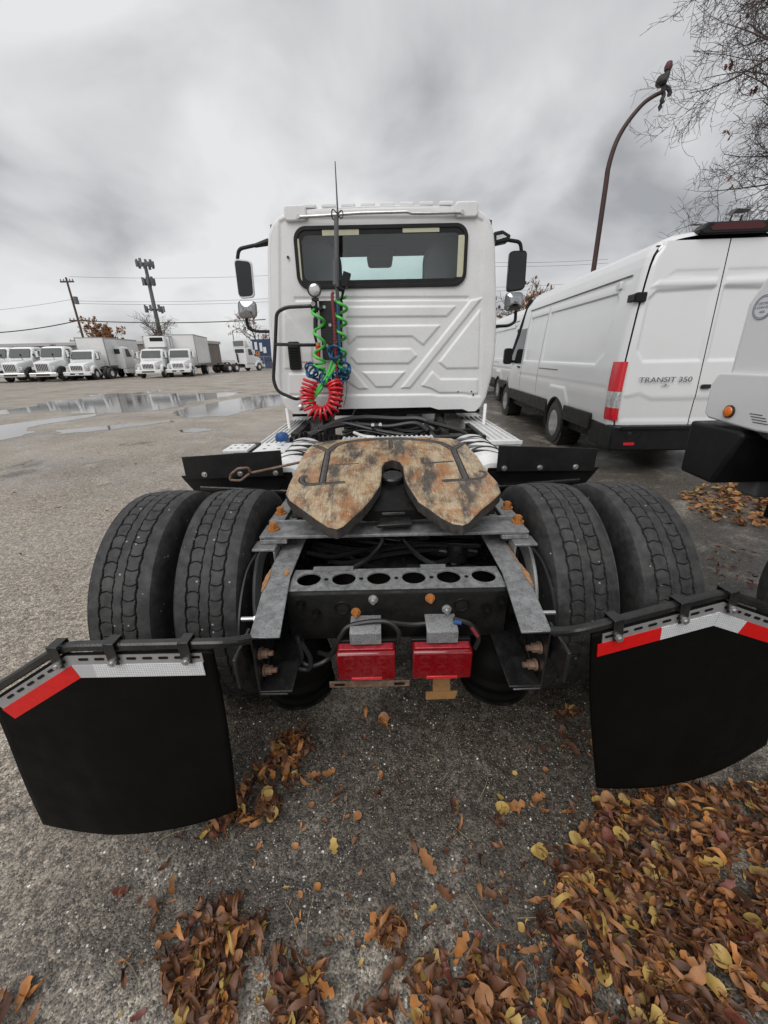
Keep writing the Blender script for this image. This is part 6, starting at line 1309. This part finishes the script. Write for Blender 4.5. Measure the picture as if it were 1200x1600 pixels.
f0 = at(392, 560, 61.5).x; FN = empty('chain_link_fence', (f0, 61.5, 0)); tag(FN, 'grey chain-link fence in front of the blue container', 'fence')
for k in range(8):
    m = MB(); m.cyl((f0+k*1.9, 61.5, 0), (f0+k*1.9, 61.5, 1.8), 0.035, n=8); m.build('post', GALV, FN)
m = MB()
for k in range(70):
    x = f0+k*0.19; m.tube([(x, 61.5, 0.05), (x+0.9, 61.5, 1.75)], 0.006, 3, caps=False); m.tube([(x+0.9, 61.51, 0.05), (x, 61.51, 1.75)], 0.006, 3, caps=False)
ms = m.build('mesh', GALV, FN, smooth=False); ms['kind'] = 'stuff'
m = MB(); m.tube([(f0, 61.5, 1.78), (f0+13.3, 61.5, 1.78)], 0.025, 6); m.tube([(f0, 61.5, 0.08), (f0+13.3, 61.5, 0.08)], 0.02, 6); m.build('rail', GALV, FN)
lx = at(365, 530, 70).x; zt2 = at(365, 517, 70).z
FL = empty('yard_light', (lx, 70, 0)); tag(FL, 'small distant yard light on a thin pole', 'street lamp')
m = MB(); m.cyl((lx, 70, 0), (lx, 70, zt2), 0.1, 0.07, n=8); m.tube([(lx, 70, zt2), (lx+0.9, 70, zt2+0.3)], 0.05, 6); m.build('post', GREYT, FL)
m = MB(); m.rbox((lx+1.0, 70, zt2+0.3), 0.7, 0.3, 0.12, 0.04); m.build('lamp_head', GREYT, FL)
# ================================================================ fallen leaves
rl = random.Random(11); LM = []
for k in range(36):
    kd = ('long', 'long', 'long', 'long', 'round', 'star')[k % 6]
    if kd == 'long': a = leaf_poly(kd, rl.uniform(.06, .10), rl.uniform(.008, .0165), rl.uniform(.1, 1.2), rl.choice((-1, 1))*rl.uniform(.2, 1.8), rl.uniform(-1.8, 1.8), k)
    elif kd == 'round': a = leaf_poly(kd, rl.uniform(.045, .06), rl.uniform(.019, .025), rl.uniform(.1, .5), rl.uniform(.2, .7), rl.uniform(-.5, .5), k)
    else: a = leaf_poly(kd, rl.uniform(.06, .075), rl.uniform(.02, .026), rl.uniform(.15, .5), rl.uniform(.3, .9), rl.uniform(-.5, .5), k)
    z = min(v[2] for v in a[0]); LM.append(([(v[0], v[1], v[2]-z) for v in a[0]], a[1], kd))
regs = [([(880,1262),(1000,1244),(1210,1228),(1300,1400),(1240,1640),(1010,1640),(935,1490),(868,1405),(905,1335)], 1650, 0.03),
        ([(690,1492),(760,1455),(850,1440),(930,1490),(1010,1640),(700,1640)], 260, 0.03), ([(500,1640),(640,1500),(700,1492),(710,1640)], 70, 0.03), ([(290,1640),(250,1530),(320,1415),(372,1400),(420,1450),(440,1500),(440,1640)], 230, 0.03),
        ([(425,1640),(425,1500),(480,1478),(520,1500),(520,1640)], 70, 0.025), ([(528,1640),(530,1470),(575,1440),(625,1455),(600,1640)], 95, 0.03), ([(255,1310),(330,1288),(395,1215),(440,1150),(480,1138),(503,1205),(440,1285),(350,1310)], 190, 0.022),
        ([(-20,1640),(-20,1560),(65,1548),(62,1640)], 14, 0.03), ([(235,1400),(290,1380),(300,1540),(245,1560)], 10, 0.015), ([(700,1250),(790,1240),(810,1290),(720,1300)], 9, 0.012), ([(560,1115),(605,1112),(610,1140),(560,1140)], 6, 0.012), ([(840,1330),(900,1330),(880,1480),(835,1450)], 30, 0.02), ([(870,1110),(935,1100),(935,1190),(880,1180)], 22, 0.02),
        ([(1060,772),(1200,742),(1330,735),(1330,850),(1200,832),(1120,815),(1080,800)], 1300, 0.05), ([(1100,850),(1190,860),(1180,920),(1110,905)], 22, 0.015), ([(700,700),(835,688),(825,712),(740,716)], 0, 0.02),
        ([(390,1180),(1180,1300),(860,1590),(60,1590),(130,1310)], 70, 0.004), ([(20,700),(330,700),(260,800),(130,900),(20,980)], 16, 0.01), ([(1120,690),(1260,690),(1260,740),(1130,742)], 160, 0.03), ([(800,640),(900,655),(940,720),(830,720)], 30, 0.01)]
from mathutils import noise
CL = {0: -0.3, 1: -0.08, 2: -0.02, 3: -0.10, 4: -0.05, 5: -0.1, 6: -0.05, 11: 0.0, 13: -0.45, 12: 0.0}
ALL = []; REG = []
WHERE = {0: 'in the wide drift beyond the flap with two red tapes', 1: 'in the ragged trail beside the wide drift', 2: 'in the ragged trail beside the wide drift', 3: 'in the heaped clump well apart from the wide drift', 4: 'in the heaped clump well apart from the wide drift', 5: 'in the small clump between trail and heap', 6: 'by the lower edge of the flap with one red tape', 7: 'in the tiny clump on the dusty lane', 11: 'at the thin edge of the wide drift', 12: 'behind the inner edge of the flap with two red tapes'}
def inpoly(x, y, P):
    c = False; n = len(P)
    for i in range(n):
        (x1_, y1_), (x2_, y2_) = P[i], P[i-1]
        if (y1_ > y) != (y2_ > y) and x < (x2_-x1_)*(y-y1_)/(y2_-y1_)+x1_: c = not c
    return c
for pi, (px, cnt, hz) in enumerate(regs):
    W_ = [atz(u, v, 0) for u, v in px]; PP = [(p.x, p.y) for p in W_]; xs = [p[0] for p in PP]; ys_ = [p[1] for p in PP]; c_ = 0; tries = 0
    while c_ < cnt and tries < 60000:
        tries += 1; x = rl.uniform(min(xs), max(xs)); y = rl.uniform(min(ys_), max(ys_))
        if not inpoly(x, y, PP): continue
        if pi in CL and noise.noise(Vector((x*6.5, y*6.5, pi*3.1))) + 0.45*noise.noise(Vector((x*17, y*17, 5.0))) < CL[pi]: continue
        c_ += 1; far = pi in (13, 18)
        r_ = rl.random()
        if far: k = rl.choice((0, 1, 4, 5, 10)); mi = rl.choices((0, 2, 3, 4, 1), (4, 6, 4, 3, 1))[0]
        else:
            k = rl.choices(range(36), [1.0 if LM[i][2] == 'long' else (0.42 if LM[i][2] == 'round' else 0.45) for i in range(36)])[0]
            if pi == 16: k = rl.choices(range(36), [0.5 if LM[i][2] == 'long' else (0.12 if LM[i][2] == 'round' else 1.0) for i in range(36)])[0]
            kd = LM[k][2]; mi = rl.choices((0, 1, 2, 3, 4, 5), {'long': (8, 4, 4, 0.5, 0.2, 0.25), 'round': (0.6, 0.2, 1.5, 1.5, 6, 0.3), 'star': (2, 1, 3, 4, 1, 2)}[kd])[0]
        tilt = rl.gauss(0, 0.24) if hz > 0.01 else rl.gauss(0, 0.05); tilt2 = rl.gauss(0, 0.3) if hz > 0.01 else rl.gauss(0, 0.05)
        base_ang = 0.9 if pi in (0, 1) else 0.2
        sc_ = rl.triangular(0.5, 1.25, 0.95)*(1.25 if far else 1)
        REG.append(pi); ALL.append((x, y, rl.random()**1.6*hz, rl.gauss(base_ang, 0.9) if pi in (0, 1, 3) else rl.uniform(0, 6.28), tilt, tilt2, sc_, k, mi))
def leafM(a):
    x, y, z, rz, t1, t2, s_, k, mi = a
    Mx = Matrix.Rotation(rz, 4, 'Z') @ Matrix.Rotation(t1, 4, 'X') @ Matrix.Rotation(t2, 4, 'Y') @ Matrix.Scale(s_, 4)
    lo = min((Mx @ Vector(v)).z for v in LM[k][0]); return Matrix.Translation((x, y, z + 0.003 - lo)) @ Mx
rf = random.Random(77)
for q in range(520):     # torn fragments between and around the drifts
    u, v = (rf.gauss(1010, 130), rf.gauss(1420, 110)) if q < 330 else (rf.uniform(180, 900), rf.gauss(1500, 90) if q < 440 else rf.uniform(1150, 1590))
    p = atz(u, v, 0)
    if p.y < 0.0 or p.y > 2.2: continue
    REG.append(99); ALL.append((p.x, p.y, 0, rf.uniform(0, 6.28), rf.gauss(0, 0.1), rf.gauss(0, 0.1), rf.uniform(0.22, 0.55), rf.randrange(36), rf.choices((0, 1, 2, 3, 4, 5), (4, 2, 5, 2, 2, 1))[0]))
order = sorted(range(len(ALL)), key=lambda i: (ALL[i][0]-CAM.x)**2 + (ALL[i][1]-0.15)**2 - ALL[i][2]*3 + (4 if REG[i] == 99 else 0) + 0.6*(1-ALL[i][6]))
COLN = ('brown', 'dark brown', 'tan', 'orange', 'yellow', 'reddish brown')
cache = {}; inview = 0; rest = MB(); restm = []
def in_frame(a):
    q = CROT.transposed() @ (Vector((a[0], a[1], a[2])) - CAM); u = 600+FPX*q.x/-q.z; v = 800-FPX*q.y/-q.z
    return 0 <= u <= 1200 and 0 <= v <= 1600
for i in order:
    a = ALL[i]; k, mi = a[7], a[8]
    if inview < 300 and in_frame(a):
        inview += 1
        if (k, mi) not in cache:
            me = bpy.data.meshes.new('fallen_leaf'); me.from_pydata(LM[k][0], [], LM[k][1]); me.polygons.foreach_set('use_smooth', [True]*len(me.polygons)); me.materials.append(LEAFM[mi]); cache[(k, mi)] = me
        o = bpy.data.objects.new('fallen_leaf', cache[(k, mi)]); COL.objects.link(o); o.matrix_world = leafM(a)
        sh = {'long': 'narrow curled', 'round': 'small rounded', 'star': 'broad ragged'}[LM[k][2]]
        wh = WHERE.get(REG[i], 'lying alone on bare asphalt'); tag(o, '%s %s leaf %s' % (sh, COLN[mi], wh), 'leaf', '%s %s leaves %s' % (sh, COLN[mi], wh))
    else:
        Mx = leafM(a); rest.add([Mx @ Vector(v) for v in LM[k][0]], LM[k][1]); restm += [mi]*len(LM[k][1])
o = rest.build('leaf_litter', LEAFM, None, ang=80, recalc=False); o.data.polygons.foreach_set('material_index', restm)
tag(o, 'drifts of brown and yellow fallen leaves on the asphalt', 'leaf litter', kind='stuff')
# grass stalks and twigs
tw = MB()
for k in range(30):
    u, v = (rl.uniform(150, 1150), rl.uniform(1180, 1590)) if k < 24 else (rl.uniform(1090, 1190), rl.uniform(840, 930)); p = atz(u, v, 0.004); a_ = rl.uniform(0, 6.28); l_ = rl.uniform(0.02, 0.07)
    tw.tube(smooth_path([p, p + Vector((math.cos(a_)*l_, math.sin(a_)*l_, 0.004)), p + Vector((math.cos(a_+.1)*l_*1.8, math.sin(a_+.1)*l_*1.8, 0.002))], 4), 0.0009, 4)
o = tw.build('dry_stalks', mat('dry_straw', (0.34, 0.27, 0.16), 0.7), None); tag(o, 'thin dry leaf stalks scattered on the asphalt', 'stalks', kind='stuff')
